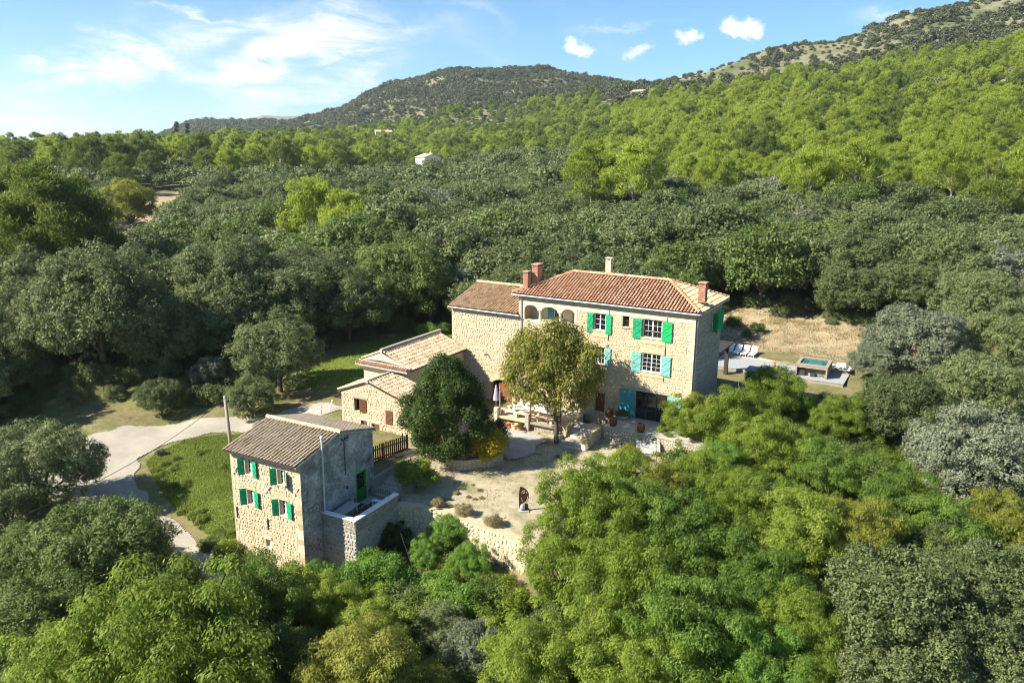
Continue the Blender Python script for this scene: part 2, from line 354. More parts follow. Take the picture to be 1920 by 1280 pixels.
def make_kind(name, seed, R, RZ, H, nl, lr, nsub, nleaf, subr, L, W, leafmat, barkmat, mode='broad', zmin=-.25, r0=.16, squash=.9, shape=None, nlimb=9, ragged=(.72, 1.16)):
    rng = np.random.default_rng(seed)
    ctr = np.array([0, 0, H]); lobes = []
    d = sphere_dirs(rng, nl, zmin)
    for q in d:
        s = rng.uniform(*ragged); r = R*lr*rng.uniform(.65, 1.3)
        c = ctr+q*np.array([R, R, RZ])*s - q*r*.85
        if shape: c, r = shape(rng, c, r, q, R, RZ, H)
        lobes.append((c, r))
    for q in sphere_dirs(rng, max(2, nl//5), -.2): lobes.append((ctr+q*np.array([R, R, RZ])*.4, R*lr))
    v, f, a = crown(rng, lobes, ctr, nsub, nleaf, subr, L, W, mode, squash)
    k = TreeKind(); k.name = name; k.H = H; k.R = R
    k.crown = np_mesh(name+'_crown', v, f, [M[leafmat]], {'rnd': a})
    tv, tf = limbs(rng, lobes, max(H-RZ*.75, H*.35), r0, nlimb)
    k.trunk = np_mesh(name+'_trunk', tv, tf, [M[barkmat]], smooth=True)
    return k
def pine_shape(rng, c, r, q, R, RZ, H):
    # Aleppo pine: broad round head of upright brushes, lower tufts wide and thin
    t = (c[2]-(H-RZ))/(2*RZ); t = min(max(t, 0), 1)
    w = .55+.75*math.sin(math.pi*min(1, .25+t*.72))
    return np.array([c[0]*w, c[1]*w, c[2]]), r*(.75+.4*(1-t))
OAK = [make_kind('holm_oak', 100+i, 3.0, 2.6, 2.9, 42, .28, 18, 13, .14, .22, .13, 'oak', 'bark', r0=.15, zmin=-.6, ragged=(.86, 1.10)) for i in range(5)]
OAKN = [make_kind('large_holm_oak', 200+i, 3.6, 3.0, 3.3, 86, .22, 22, 26, .12, .14, .08, 'oak', 'bark', r0=.2, zmin=-.6, ragged=(.74, 1.14)) for i in range(3)]
BROAD = [make_kind('robinia', 300+i, 3.2, 3.1, 3.5, 86, .20, 20, 24, .15, .165, .07, 'broad', 'bark', 'droop', -.65, .15, .7, ragged=(.55, 1.30), nlimb=16) for i in range(4)]
PINE = [make_kind('aleppo_pine', 400+i, 2.9, 3.7, 6.2, 44, .25, 19, 13, .17, .38, .08, 'pine', 'grey_bark', 'pine', -.72, .18, 1.2, pine_shape, 16, ragged=(.68, 1.2)) for i in range(4)]
PINEN = [make_kind('great_pine', 450+i, 4.2, 5.4, 7.4, 95, .235, 26, 22, .22, .36, .075, 'pine', 'grey_bark', 'pine', -.85, .28, 1.15, pine_shape, 20) for i in range(2)]
OAKF = [make_kind('far_holm_oak', 500+i, 2.9, 2.4, 3.0, 14, .45, 9, 5, .3, .62, .42, 'oak', 'bark', r0=.15, nlimb=4) for i in range(3)]
PINEF = [make_kind('far_pine', 550+i, 2.7, 3.6, 5.4, 26, .30, 12, 9, .22, .56, .15, 'pine', 'grey_bark', 'pine', -.65, .17, 1.2, pine_shape, 6, ragged=(.65, 1.2)) for i in range(4)]
BUSH = [make_kind('garrigue_bush', 600+i, 2.4, 1.7, 1.0, 9, .5, 7, 4, .3, .75, .5, 'garrigue', 'bark', zmin=-.1, r0=.08, nlimb=2) for i in range(3)]
SHRUB = [make_kind('shrub', 650+i, 1.5, 1.2, .95, 28, .30, 13, 13, .13, .15, .08, 'broad', 'bark', r0=.05, zmin=-.35) for i in range(3)]

TREE_COUNT = {}
def tree(kind, name, x, y, s, rz, label, cat='tree', group=None, leaf=None, z=None, sz=None):
    z = gz(x, y)-.05 if z is None else z
    e = empty(name, (x, y, z), rz); e.scale = (s, s, sz or s)
    tag(e, label, cat, group)
    c = link(bpy.data.objects.new('crown', kind.crown), e); t = link(bpy.data.objects.new('trunk', kind.trunk), e)
    if leaf:
        c.material_slots[0].link = 'OBJECT'; c.material_slots[0].material = M[leaf]
    return e

# ------------------------------------------------------------------ terrain mesh
def inpoly(x, y, P):
    x = np.asarray(x); r = np.zeros(x.shape, bool); n = len(P)
    for i in range(n):
        x0, y0 = P[i]; x1, y1 = P[(i+1) % n]
        if y0 == y1: continue
        c = ((y0 > y) != (y1 > y)) & (x < (x1-x0)*(y-y0)/(y1-y0)+x0); r ^= c
    return r
MEADOW = [(-28.2, 58.6), (-26.8, 60.5), (-24, 61.6), (-21, 61.4), (-18, 58), (-17.6, 50), (-16.8, 45.5), (-16.6, 43.2), (-18.6, 45.6), (-22.4, 48.8), (-26, 53.2), (-28.2, 56.4)]
LAWN = [(-22, 72), (-19, 70), (-13, 68), (-8, 76), (-6, 88), (-10, 90), (-17, 85), (-19.5, 78)]
DRYGRASS = [(20, 80), (27, 82.5), (33, 78), (44, 76), (44, 86), (38, 92), (34, 97), (29, 104), (22, 100), (18, 88)]
ROAD = [(-60, 52), (-44, 56.5), (-37, 60.5), (-33, 63.4), (-27, 64.6), (-21, 64.4), (-16.5, 66), (-14.2, 63.2), (-17, 61.6), (-21.2, 61.7), (-25, 61.6), (-28.4, 59.6), (-29.2, 57.4), (-27.6, 53.6), (-24, 49.2), (-20.5, 46), (-17.2, 43.5), (-14.5, 41), (-16.5, 39.6), (-19.5, 42.4), (-23.5, 45.5), (-28, 49), (-31.5, 51.5), (-38, 52.5), (-52, 48)]
YARD = [(-7.2, 46.4), (-5, 45.7), (-2, 43.8), (1, 41.7), (6, 42), (12, 46), (18, 50), (20, 56), (14, 58), (5, 59), (-1, 61), (-6, 62), (-8, 56), (-7.5, 50)]
PATCH_A = [(-66, 140), (-74, 140), (-112, 232), (-100, 250), (-84, 215), (-70, 165)]
PATCH_B = [(-48, 98), (-53, 97), (-62, 122), (-57, 124)]
def terrain():
    fa = np.radians(np.concatenate([np.arange(-180, -46, 4.0), np.arange(-46, 46, .30), np.arange(46, 180, 4.0)]))
    rr = np.concatenate([np.arange(4, 40, .9), np.arange(40, 68, .42), 68*np.exp(np.arange(0, 6.5, .0145))]); rr = rr[rr < 36000]
    A, Rr = np.meshgrid(fa, rr); X = np.sin(A)*Rr; Y = np.cos(A)*Rr
    Z = ground(X, Y)
    nr, na = A.shape
    idx = np.arange(nr*na).reshape(nr, na)
    nx = np.roll(idx, -1, 1)
    F = np.stack([idx[:-1], nx[:-1], nx[1:], idx[1:]], -1).reshape(-1, 4)
    V = np.stack([X, Y, Z], -1).reshape(-1, 3)
    V = np.vstack([V, [[0, 0, gz(0, .5)]]]); c = len(V)-1
    T = np.stack([np.full(na, c), nx[0], idx[0]], -1)
    x, y = V[:, 0], V[:, 1]
    green = inpoly(x, y, MEADOW)*1.0 + inpoly(x, y, LAWN)*1.0
    dry = inpoly(x, y, DRYGRASS)*1.0 + inpoly(x, y, PATCH_A)*1.0 + inpoly(x, y, PATCH_B)*1.0
    yard = inpoly(x, y, YARD)*1.0
    hill = np.clip((np.hypot(x, y)-330)/160., 0, 1)*np.clip((V[:, 2]-28)/30., 0, 1)
    t = NT('ground_soil')
    p = t.geo()
    n1 = t.noise(.9, p, 6, .65); n2 = t.noise(.05, p, 5, .6); n3 = t.noise(5, p, 3, .6); n4 = t.noise(.022, p, 6, .65)
    litter = t.ramp(t.noise(.28, p, 7, .72), [(.28, (.09, .075, .035)), (.42, (.21, .165, .095)), (.52, (.12, .13, .04)), (.64, (.26, .21, .13)), (.8, (.16, .15, .06))])
    grass = t.ramp(t.noise(.5, p, 8, .75), [(.34, (.26, .22, .11)), (.42, (.15, .19, .04)), (.6, (.12, .18, .03)), (.72, (.20, .21, .07))])
    dryc = t.ramp(t.noise(.45, p, 6, .72), [(.30, (.19, .115, .065)), (.44, (.31, .23, .135)), (.56, (.36, .295, .19)), (.68, (.17, .175, .07))])
    yardc = t.ramp(t.noise(.6, p, 6, .7), [(.30, (.13, .15, .05)), (.42, (.28, .25, .15)), (.56, (.42, .36, .25)), (.70, (.30, .25, .16))])
    hillc = t.ramp(n4, [(.32, (.075, .095, .035)), (.46, (.125, .13, .065)), (.57, (.21, .19, .125)), (.66, (.105, .115, .05))])
    c = t.mix(t.attr('green'), litter, grass); c = t.mix(t.attr('dry'), c, dryc); c = t.mix(t.attr('yard'), c, yardc); c = t.mix(t.attr('hill'), c, hillc)
    t.principled(c, .95, .1, t.noise(3, p, 6, .7), .6, .12)
    me = np_mesh('terrain', V, [F, T], [t.m], {'green': green, 'dry': dry, 'yard': yard, 'hill': hill}, smooth=True)
    return tag(mesh_obj('terrain', me), kind='structure')
terrain()
def sheet(name, poly, mat, lift=.03, step=.5, edge=.18, seed=1, kind='structure'):
    """a ground sheet draped over the terrain with a frayed outline"""
    P = np.array(poly); x0, y0 = P.min(0)-step; x1, y1 = P.max(0)+step
    xs = np.arange(x0, x1, step); ys = np.arange(y0, y1, step)
    X, Y = np.meshgrid(xs, ys); jx = vnoise(X, Y, 1.3, seed)*edge*6; jy = vnoise(X, Y, 1.3, seed+7)*edge*6
    ins = inpoly(X+jx, Y+jy, poly)
    idx = np.arange(X.size).reshape(X.shape)
    cell = ins[:-1, :-1] & ins[1:, :-1] & ins[:-1, 1:] & ins[1:, 1:]
    F = np.stack([idx[:-1, :-1], idx[:-1, 1:], idx[1:, 1:], idx[1:, :-1]], -1)[cell]
    used = np.unique(F); mp = np.full(X.size, -1); mp[used] = np.arange(len(used))
    xx = X.ravel()[used]; yy = Y.ravel()[used]
    V = np.stack([xx, yy, ground(xx, yy)+lift], 1)
    return tag(mesh_obj(name, np_mesh(name, V, mp[F], [mat], smooth=True)), kind=kind)
t = NT('gravel_road'); p = t.geo()
c = t.ramp(t.noise(.35, p, 7, .7), [(.3, (.24, .215, .17)), (.5, (.32, .29, .235)), (.66, (.41, .36, .28))])
c = t.mix(t.math('MULTIPLY', t.noise(14, p, 3, .7), .5), c, (.33, .30, .25)); t.principled(c, .95, .1, t.noise(8, p, 5, .7), .5, .04); M['gravel'] = t.m
sheet('driveway', ROAD, M['gravel'], .05, .14, .13)

# ------------------------------------------------------------------ the woods
FREE = [(-70, 40), (-46, 62), (-40, 67.3), (-33, 67.6), (-27.5, 67.4), (-24.5, 70.0), (-21.5, 77), (-19.5, 86), (-11, 94), (-5, 90), (2, 84.5), (10, 80), (17, 79), (20, 86), (23, 94), (28, 98.5), (33.5, 93.5), (38, 89), (43, 83), (50, 82), (90, 80), (90, -50), (-70, -50)]
def scatter(seed, x0, x1, y0, y1, step):
    r = np.random.default_rng(seed)
    xs = np.arange(x0, x1, step); ys = np.arange(y0, y1, step)
    X, Y = np.meshgrid(xs, ys); X = X+(np.arange(len(ys)) % 2)[:, None]*step*.5
    X = X+r.uniform(-.38, .38, X.shape)*step; Y = Y+r.uniform(-.38, .38, Y.shape)*step
    return X.ravel(), Y.ravel(), r
def pine_from(t): return np.interp(t, [-.8, -.48, -.34, -.24, -.16, -.05, .03, .10, .16, .22, .37, .5, .655, .85], [235, 255, 285, 335, 410, 450, 440, 370, 300, 240, 200, 180, 160, 150])
def pine_to(t): return np.interp(t, [-.5, -.2, .05, .13, .2, .37, .655, .85], [900, 800, 700, 640, 600, 560, 510, 500])
def zone(x, y):
    t = x/y
    if y < 100:
        if t < -.55: return 'at the left edge above the driveway'
        if t < -.42: return 'on the slope above the driveway bend'
        if t < -.30: return 'above the far end of the driveway'
        if t < -.12: return 'at the edge of the lawn behind the low outbuildings'
        if t < .32: return 'close behind the tiled roof of the big house'
        if t < .42: return 'on the bank behind the hot tub terrace'
        return 'behind the tall silver oak at the right'
    if y < 140:
        if t < -.30: return 'in the wood below the two bright pines, left side'
        if t < -.02: return 'in the wood between the bright pines and the big house'
        if t < .3: return 'in the second row of woodland behind the big house'
        if t < .45: return 'in the wood above the dry grass clearing'
        return 'in the wood at the right edge above the silver oaks'
    if t < -.30: return 'around the small bare clearing in the left wood'
    if t < .0: return 'in the open oak wood below the distant white cottage'
    if t < .3: return 'just below the first pines behind the big house'
    return 'under the tall pines on the right slope'
HAND = [(-33, 127, 5.5), (-30, 121, 5), (-26.5, 121, 5), (-28, 114, 4), (17.5, 174, 6), (26.5, 171, 6), (17, 166, 5), (25.5, 163, 5), (46, 184, 5), (62, 164, 6), (73, 167, 6), (97, 172, 5), (-72, 136, 8), (-78, 146, 8), (-66, 130, 6), (-46, 425, 17), (-44, 405, 10), (-42, 385, 6), (108, 690, 16), (105, 672, 12)]   # hand placed trees, filled below: x, y, radius kept free
PLANTED = [
    ('OAKN', None, -31.9, 49.35, 1.046, 'grey-green holm oak beside the driveway bend, at the left picture edge'),
    ('OAKN', None, -32.51, 46.45, 0.721, 'dark holm oak cut by the left picture edge below the driveway bend'),
    ('OAKN', 'oak_green', -27.08, 39.93, 0.802, 'glossy green oak at the left picture edge, lower of the two there'),
    ('OAKN', 'oak_green', -23.15, 40.08, 1.035, 'broad mid-green oak leaning over the driveway, left of the path fork'),
    ('OAKN', 'oak_green', -23.18, 34.06, 0.93, 'dark green oak in the lower left corner, mostly in shade'),
    ('OAKN', 'oak_green', -20.15, 38.44, 0.667, 'shaded green oak beside the lower path, left of the small house'),
    ('BROAD', None, -14.33, 29.72, 1.203, 'large bright yellow-green tree in the lower left foreground'),
    ('BROAD', None, -18.8, 29.95, 0.951, 'yellow-green tree in the bottom left corner beside the large bright one'),
    ('BROAD', 'broad_deep', -13.1, 34.97, 0.772, 'leafy green tree directly below the small stone house'),
    ('OAKN', 'oak_green', -10.74, 31.7, 0.651, 'dark leafy tree at the bottom edge left of the pale yellow bush'),
    ('BROAD', 'broad_yellow', -6.59, 29.61, 0.799, 'pale yellowing bush at the bottom edge, left of the grey oak'),
    ('BROAD', 'broad_yellow', -4.4, 30.29, 0.528, 'pale yellow bush tip at the bottom edge beside the grey oak'),
    ('OAKN', 'silver', -1.89, 34.71, 0.488, 'dark grey holm oak at the bottom between yellow bush and green trees'),
    ('OAKN', None, -3.47, 35.91, 0.415, 'small grey holm oak behind the taller grey one at the bottom'),
    ('BROAD', None, 1.11, 32.06, 0.734, 'bright green tree at the bottom middle right of the grey oak'),
    ('BROAD', None, -9.38, 36.6, 0.528, 'low green tree in front of the garden wall, near the small house'),
    ('BROAD', 'herb', -3.73, 44.73, 0.416, 'feathery sapling growing on the curved garden wall'),
    ('BROAD', 'herb', -2.41, 41.78, 0.377, 'bright sapling at the foot of the curved garden wall'),
    ('BROAD', None, 4.39, 41.0, 0.837, 'bright green tree beside the rusty steel sculpture'),
    ('BROAD', None, 3.04, 39.33, 0.75, 'bright green tree hiding the right end of the garden wall'),
    ('BROAD', 'broad_deep', 7.23, 41.15, 0.765, 'mid-green tree in front of the terrace steps, second from the sculpture'),
    ('BROAD', None, 6.1, 36.05, 0.906, 'large feathery green tree in the middle of the lower grove'),
    ('BROAD', 'broad_deep', 10.33, 39.18, 0.917, 'feathery deep green tree in the centre of the lower grove'),
    ('BROAD', 'broad_deep', 8.22, 32.06, 0.868, 'deep green tree in shade right of the grove centre'),
    ('BROAD', None, 4.32, 31.94, 0.729, 'yellow-green tree at the bottom of the lower grove'),
    ('BROAD', None, 6.66, 29.84, 0.698, 'feathery yellow-green tree at the bottom edge, right of centre'),
    ('BROAD', None, 13.98, 42.9, 0.745, 'light green tree above the grove, in line with the house corner'),
    ('BROAD', None, 16.63, 54.45, 0.816, 'tall yellow-green tree near the shaded end of the house'),
    ('BROAD', 'broad_yellow', 15.08, 55.91, 0.653, 'yellowish bushy tree against the right corner of the house'),
    ('BROAD', None, 21.13, 60.53, 0.799, 'tall bright tree before the hot tub deck'),
    ('BROAD', None, 19.31, 50.1, 0.658, 'green tree right of the clay pots, below the deck'),
    ('BROAD', None, 25.16, 57.41, 0.574, 'round bright green bush just below the hot tub'),
    ('BROAD', 'broad_deep', 20.65, 46.98, 0.724, 'olive-green tree below the round bright bush'),
    ('BROAD', None, 16.27, 40.38, 0.8, 'light yellow-green tree in the middle of the right grove'),
    ('BROAD', 'broad_yellow', 19.45, 40.08, 0.708, 'yellow-green tree left of the silver bush'),
    ('BROAD', 'broad_deep', 23.49, 43.56, 0.68, 'mid-green tree right of the yellow-green one, under the silver bush'),
    ('BROAD', 'broad_deep', 24.67, 40.38, 0.667, 'olive tree below the silver bush at the right'),
    ('BROAD', 'broad_yellow', 28.15, 40.69, 0.671, 'yellow-green tree at the right picture edge below the silver bush'),
    ('BROAD', None, 6.88, 45.41, 0.644, 'light green tree between the sculpture and the terrace steps'),
    ('BROAD', 'broad_yellow', 9.13, 44.89, 0.62, 'yellow-green tree in front of the leaning stone slab'),
    ('BROAD', None, 11.83, 45.93, 0.651, 'light green tree below the front terrace end'),
    ('BROAD', 'herb', 13.97, 48.98, 0.542, 'fresh green tree below the corner of the big house'),
    ('BROAD', None, 16.97, 50.86, 0.707, 'light green tree between the house corner and the clay jars'),
    ('SHRUB', 'herb', -3.05, 37.72, 1.031, 'large bramble patch in the middle below the garden wall'),
    ('SHRUB', None, -0.73, 37.16, 1.125, 'light bramble right of the small grey oak'),
    ('SHRUB', 'herb', -9.36, 39.03, 0.956, 'large bramble below the corner of the small house'),
    ('SHRUB', 'herb', -7.24, 40.54, 0.985, 'large bramble under the terrace wall'),
    ('SHRUB', None, -11.44, 38.01, 0.935, 'light bush beside the foot of the small house'),
    ('BROAD', None, -6.76, 34.32, 0.612, 'yellow-green tree between the brambles and the pale yellow bush'),
    ('BROAD', 'herb', -10.23, 44.56, 0.299, 'tall leafy weed climbing the small terrace wall'),
    ('BROAD', 'bay', -7.44, 44.89, 0.36, 'dark ivy mass in the shade of the small terrace'),
    ('BROAD', 'herb', -10.6, 39.33, 0.287, 'leafy sapling at the foot of the small house corner'),
    ('BROAD', 'herb', -5.08, 43.23, 0.33, 'fresh green sapling where terrace wall and garden wall meet'),
    ('OAKN', None, 18.53, 33.17, 1.024, 'largest grey-green holm oak in the lower right foreground'),
    ('OAKN', None, 23.98, 35.51, 0.791, 'grey-green holm oak behind the largest one at the right edge'),
    ('OAKN', None, 22.18, 31.58, 0.78, 'grey-green holm oak in the bottom right corner'),
    ('OAKN', None, 16.58, 31.1, 0.739, 'grey-green holm oak at the bottom edge, left of the corner oak'),
    ('OAKN', None, 24.07, 39.63, 0.55, 'small grey holm oak peeping behind the largest foreground oak'),
    ('BROAD', None, 13.74, 32.92, 0.658, 'bright yellow-green tree left of the largest foreground oak'),
    ('BROAD', 'broad_deep', 12.86, 35.91, 0.738, 'deep green tree between the grove and the foreground oaks'),
    ('BROAD', 'herb', 11.0, 30.41, 0.628, 'bright leafy tree at the bottom edge left of the oaks'),
    ('BROAD', None, 13.63, 30.29, 0.522, 'light green tree at the bottom edge touching the oaks'),
    ('OAKN', 'silver', 30.31, 48.06, 1.064, 'large silver-leaved bush at the right edge above the grove'),
    ('OAKN', 'silver', 32.64, 47.16, 0.629, 'silver bush cut by the right picture edge'),
    ('OAKN', 'silver', 38.1, 71.77, 1.225, 'tall silver-grey oak right of the dry grass clearing'),
    ('OAKN', 'silver', 34.62, 71.77, 0.65, 'smaller silver-grey oak at the end of the deck'),
    ('OAKN', None, 30.34, 57.41, 0.971, 'grey-green oak between the two silver trees'),
    ('OAKN', None, 38.08, 61.69, 1.07, 'grey-green oak at the right edge behind the large silver bush'),
    ('OAKN', 'oak_green', 27.81, 58.29, 0.593, 'rounded green oak below the end of the deck'),
    ('OAKN', None, 47.29, 72.04, 1.165, 'grey-green oak at the right picture edge above the silver bush'),
    ('PINE', None, -32.33, 128.03, 1.566, 'taller of the two bright pines standing in the oak wood'),
    ('PINE', None, -26.66, 124.22, 1.358, 'shorter of the two bright pines standing in the oak wood'),
    ('PINE', None, 17.17, 174.61, 1.902, 'bright pine behind the house, left one of the tall pair'),
    ('PINE', None, 25.87, 170.69, 2.008, 'bright pine behind the house, right one of the tall pair'),
    ('PINE', None, 48.26, 192.65, 1.427, 'lone bright pine halfway between the pine pair and the right slope pines'),
    ('PINE', None, 63.96, 171.98, 1.724, 'tall bright pine on the right slope with a rounded top'),
    ('PINE', None, 75.26, 175.93, 1.84, 'tall bright pine on the right slope, beside the rounded one'),
    ('PINE', None, 99.14, 179.97, 1.647, 'slim bright pine above the oaks at the right'),
    ('PINE', None, 101.51, 161.27, 1.687, 'tall pine with bare pale trunk at the right picture edge'),
    ('PINEN', 'pine_dark', -55.38, 94.24, 1.594, 'huge dark pine at the left picture edge'),
    ('PINEN', 'pine_dark', -75.52, 117.36, 1.416, 'second great dark pine cut by the left picture edge'),
    ('PINEN', 'pine_dark', -54.48, 98.24, 1.117, 'lower shaded pine beside the huge dark one'),
    ('BROAD', 'broad_yellow', -81.97, 168.76, 1.735, 'flat-topped yellow-green tree beside the bare clearing'),
    ('PINE', None, -64.89, 102.42, 0.544, 'small bright young pine below the huge dark pine'),
    ('SHRUB', 'gold', 11.46, 252.98, 1.173, 'tiny golden shrub in the oak wood'),
    ('SHRUB', 'silver', -27.7, 57.85, 0.262, 'small grey olive sapling standing in the meadow'),
    ('OAKN', None, -21.51, 69.63, 1.157, 'spreading grey-green holm oak behind the small house, at the lawn edge'),
    ('OAKN', 'silver', -28.29, 69.89, 0.459, 'narrow silvery oak above the driveway bank'),
    ('OAKN', None, -22.28, 63.83, 0.587, 'bushy holm oak beside the utility pole'),
    ('OAKN', None, -30.95, 65.79, 0.557, 'dark oak overhanging the driveway bank'),
    ('SHRUB', None, -6.35, 48.79, 0.983, 'round leafy shrub beside the small house stairs'),
    ('SHRUB', 'herb', -9.82, 87.7, 0.833, 'bright broom bush left of the house gable'),
    ('SHRUB', 'herb', -7.85, 89.72, 0.697, 'small bright broom bush against the house gable'),
    ('SHRUB', 'oak_green', 26.42, 91.43, 0.629, 'green bush on the bank behind the house'),
    ('SHRUB', 'oak_green', 28.69, 89.38, 0.578, 'low bush on the bank left of the clearing'),
    ('SHRUB', 'oak_green', 26.89, 87.37, 0.415, 'smallest bush in the row on the bank'),
    ('SHRUB', None, 12.73, 55.49, 0.401, 'small bright bush in front of the terrace wall'),
    ('SHRUB', 'broad_yellow', 8.67, 53.83, 0.633, 'thin yellowish bush at the foot of the terrace steps'),
    ('BROAD', None, 13.24, 56.55, 0.59, 'young tree in front of the blue barn door'),
    ('SHRUB', 'herb', -8.33, 41.47, 0.804, 'bramble patch under the small terrace, nearest the house'),
    ('SHRUB', 'herb', -6.29, 40.23, 0.787, 'bramble patch under the small terrace, middle one'),
    ('SHRUB', 'herb', -4.1, 39.63, 0.818, 'bramble patch beside the garden wall foot'),
    ('SHRUB', None, -7.47, 38.3, 0.759, 'yellow-green bramble in front of the terrace patches'),
    ('SHRUB', None, -5.0, 37.16, 0.782, 'yellow-green bramble left of the small grey oak'),
    ('SHRUB', 'herb', -1.67, 39.03, 0.771, 'bramble patch at the foot of the sunlit wall'),
    ('SHRUB', None, 0.12, 39.18, 0.737, 'bright bramble below the right end of the wall'),
    ('SHRUB', 'bay', -8.18, 46.27, 0.659, 'dark ivy shrub in the shade under the small terrace'),
    ('SHRUB', 'herb', -10.63, 44.73, 0.515, 'tall leafy weed growing against the small house'),
    ('SHRUB', 'herb', -11.57, 43.72, 0.464, 'leafy weed at the corner of the small house'),
    ('SHRUB', 'drygrass', -2.91, 45.06, 0.379, 'dry grey bush on top of the garden wall'),
    ('SHRUB', 'drygrass', -1.05, 43.72, 0.37, 'dry bush on top of the garden wall, next to the sculpture'),
    ('SHRUB', 'drygrass', -4.68, 46.1, 0.3, 'small dry bush on the garden wall near the stairs'),
]
HAND += [(p[2], p[3], p[4]*dict(OAKN=3.4, OAK=3, BROAD=3.2, PINE=2.7, PINEN=4.2, SHRUB=1.2)[p[0]]) for p in PLANTED]
def plant_woods():
    x, y, r = scatter(11, -190, 210, 64, 520, 6.2)
    t = x/y; ok = (np.abs(t) < .80) & ~inpoly(x, y, FREE) & ~inpoly(x, y, PATCH_A) & ~inpoly(x, y, PATCH_B)
    oak_p = np.where(y < pine_from(t)+r.normal(0, 26, len(x))+vnoise(x, y, 45, 61)*70, 1.0, .16)
    ok &= r.random(len(x)) < (oak_p+vnoise(x, y, 16, 64)*.35)*np.clip(1.02-np.maximum(y-170, 0)*.0006, .5, 1)
    for hx, hy, hr in HAND: ok &= np.hypot(x-hx, y-hy) > hr
    x = x[ok]; y = y[ok]
    s = r.uniform(.95, 1.75, len(x)); dens = vnoise(x, y, 30, 21); s *= 1+.3*dens
    s *= np.clip(1.22-(y-70)*.0024, .82, 1.25)
    o = np.argsort(y/s); x, y, s = x[o], y[o], s[o]
    z = ground(x, y)
    green = (vnoise(x, y, 12, 31) + r.uniform(-.25, .25, len(x))) > .30
    silver = r.random(len(x)) < .05
    for i in range(min(300, len(x))):
        k = OAK[r.integers(len(OAK))] if y[i] > 95 else OAKN[r.integers(3)]
        kk = s[i]*(3.0/k.R)*1.06
        col = 'oak_green' if green[i] else ('silver' if silver[i] else None)
        w = 'fresh green' if green[i] else ('silvery grey' if silver[i] else 'grey-green')
        zn = zone(x[i], y[i]); big = 'small' if s[i] < 1.15 else ('medium-sized' if s[i] < 1.5 else 'broad')
        tree(k, 'holm_oak', x[i], y[i], kk, r.uniform(0, 6.28), '%s %s holm oak %s' % (big, w, zn), 'tree', 'holm oaks %s' % zn, col, z[i]-.1, kk*r.uniform(.85, 1.15))
    rest = slice(300, None)
    fr = np.arange(len(x)) >= 300; nr_ = fr & (y < 230); fa_ = fr & (y >= 230)
    stuff('oak_woodland', OAK, x[nr_], y[nr_], z[nr_], s[nr_], r); stuff('far_oak_woodland', OAKF, x[fa_], y[fa_], z[fa_], s[fa_], r)
    # pines
    x, y, r = scatter(12, -420, 480, 120, 930, 7.7)
    t = x/y; pf = pine_from(t)+r.normal(0, 24, len(x))+vnoise(x, y, 45, 61)*70; pt = pine_to(t)+r.normal(0, 22, len(x))
    ok = (np.abs(t) < .80) & (y > pf) & (y < pt) & ~inpoly(x, y, PATCH_A) & (r.random(len(x)) < .82+vnoise(x, y, 28, 63)*.5)
    ok |= (np.abs(t) < .8) & (y > pt) & (y < 900) & (t < .1) & (r.random(len(x)) < .35)
    for hx, hy, hr in HAND: ok &= np.hypot(x-hx, y-hy) > hr
    x = x[ok]; y = y[ok]; s = r.uniform(.78, 1.55, len(x))*(1+.3*vnoise(x, y, 50, 41)); z = ground(x, y)
    o = np.argsort(y/s); x, y, s, z = x[o], y[o], s[o], z[o]
    def pzone(t):
        if t < -.38: return 'in the belt of trees along the left skyline'
        if t < -.10: return 'in the pine belt left of the white cottage'
        if t < .12: return 'in the pine belt right of the white cottage'
        if t < .25: return 'on the slope behind the tallest chimney of the house'
        if t < .38: return 'on the lower right slope under the rocky hill'
        if t < .50: return 'on the right slope straight above the hot tub deck'
        if t < .60: return 'on the right slope above the tall silver oak'
        return 'on the steep right slope at the picture edge'
    for i in range(min(300, len(x))):
        tt = x[i]/y[i]; k = PINE[r.integers(4)]
        dark = (tt < -.36 and r.random() < .55) or r.random() < .2
        w = 'dark green' if dark else 'bright yellow-green'
        tree(k, 'aleppo_pine', x[i], y[i], s[i], r.uniform(0, 6.28), '%s %s pine %s' % ('short' if s[i] < 1.0 else ('mid-height' if s[i] < 1.35 else 'tall'), w, pzone(tt)), 'tree', 'pines %s' % pzone(tt), 'pine_dark' if dark else None, z[i]-.1, s[i]*r.uniform(.85, 1.12))
    rest = slice(300, None); xr, yr, zr, sr = x[rest], y[rest], z[rest], s[rest]
    dk = (r.random(len(xr)) < .22) | ((xr/yr < -.2) & (r.random(len(xr)) < .45)) | ((yr > 480) & (xr/yr < .12) & (r.random(len(xr)) < .5))
    stuff('pine_forest', PINEF, xr[~dk], yr[~dk], zr[~dk], sr[~dk], r)
    stuff('dark_pine_forest', PINEF, xr[dk], yr[dk], zr[dk], sr[dk], r, 'pine_dark')
    ux, uy, r = scatter(15, -420, 480, 140, 900, 9.5)
    ut = ux/uy; ok = (np.abs(ut) < .8) & (uy > pine_from(ut)) & (uy < pine_to(ut)+20)
    ux, uy = ux[ok], uy[ok]; stuff('pine_understorey', OAKF, ux, uy, ground(ux, uy), r.uniform(.5, .95, len(ux)), r)
    # scrub of the rocky hills
    x, y, r = scatter(13, -900, 1000, 470, 1500, 7.5)
    t = x/y; pt = pine_to(t)
    d = np.where(t > .12, .82, 1.1)+vnoise(x, y, 70, 51)*1.1+vnoise(x, y, 22, 52)*.6
    ok = (t > -.46) & (t < .82) & (y > pt-20) & (r.random(len(x)) < d)
    x = x[ok]; y = y[ok]; s = r.uniform(.4, 1.6, len(x))*(1+1.2*vnoise(x, y, 40, 53)); z = ground(x, y)
    stuff('hill_scrub', BUSH, x, y, z, s*1.25, r)
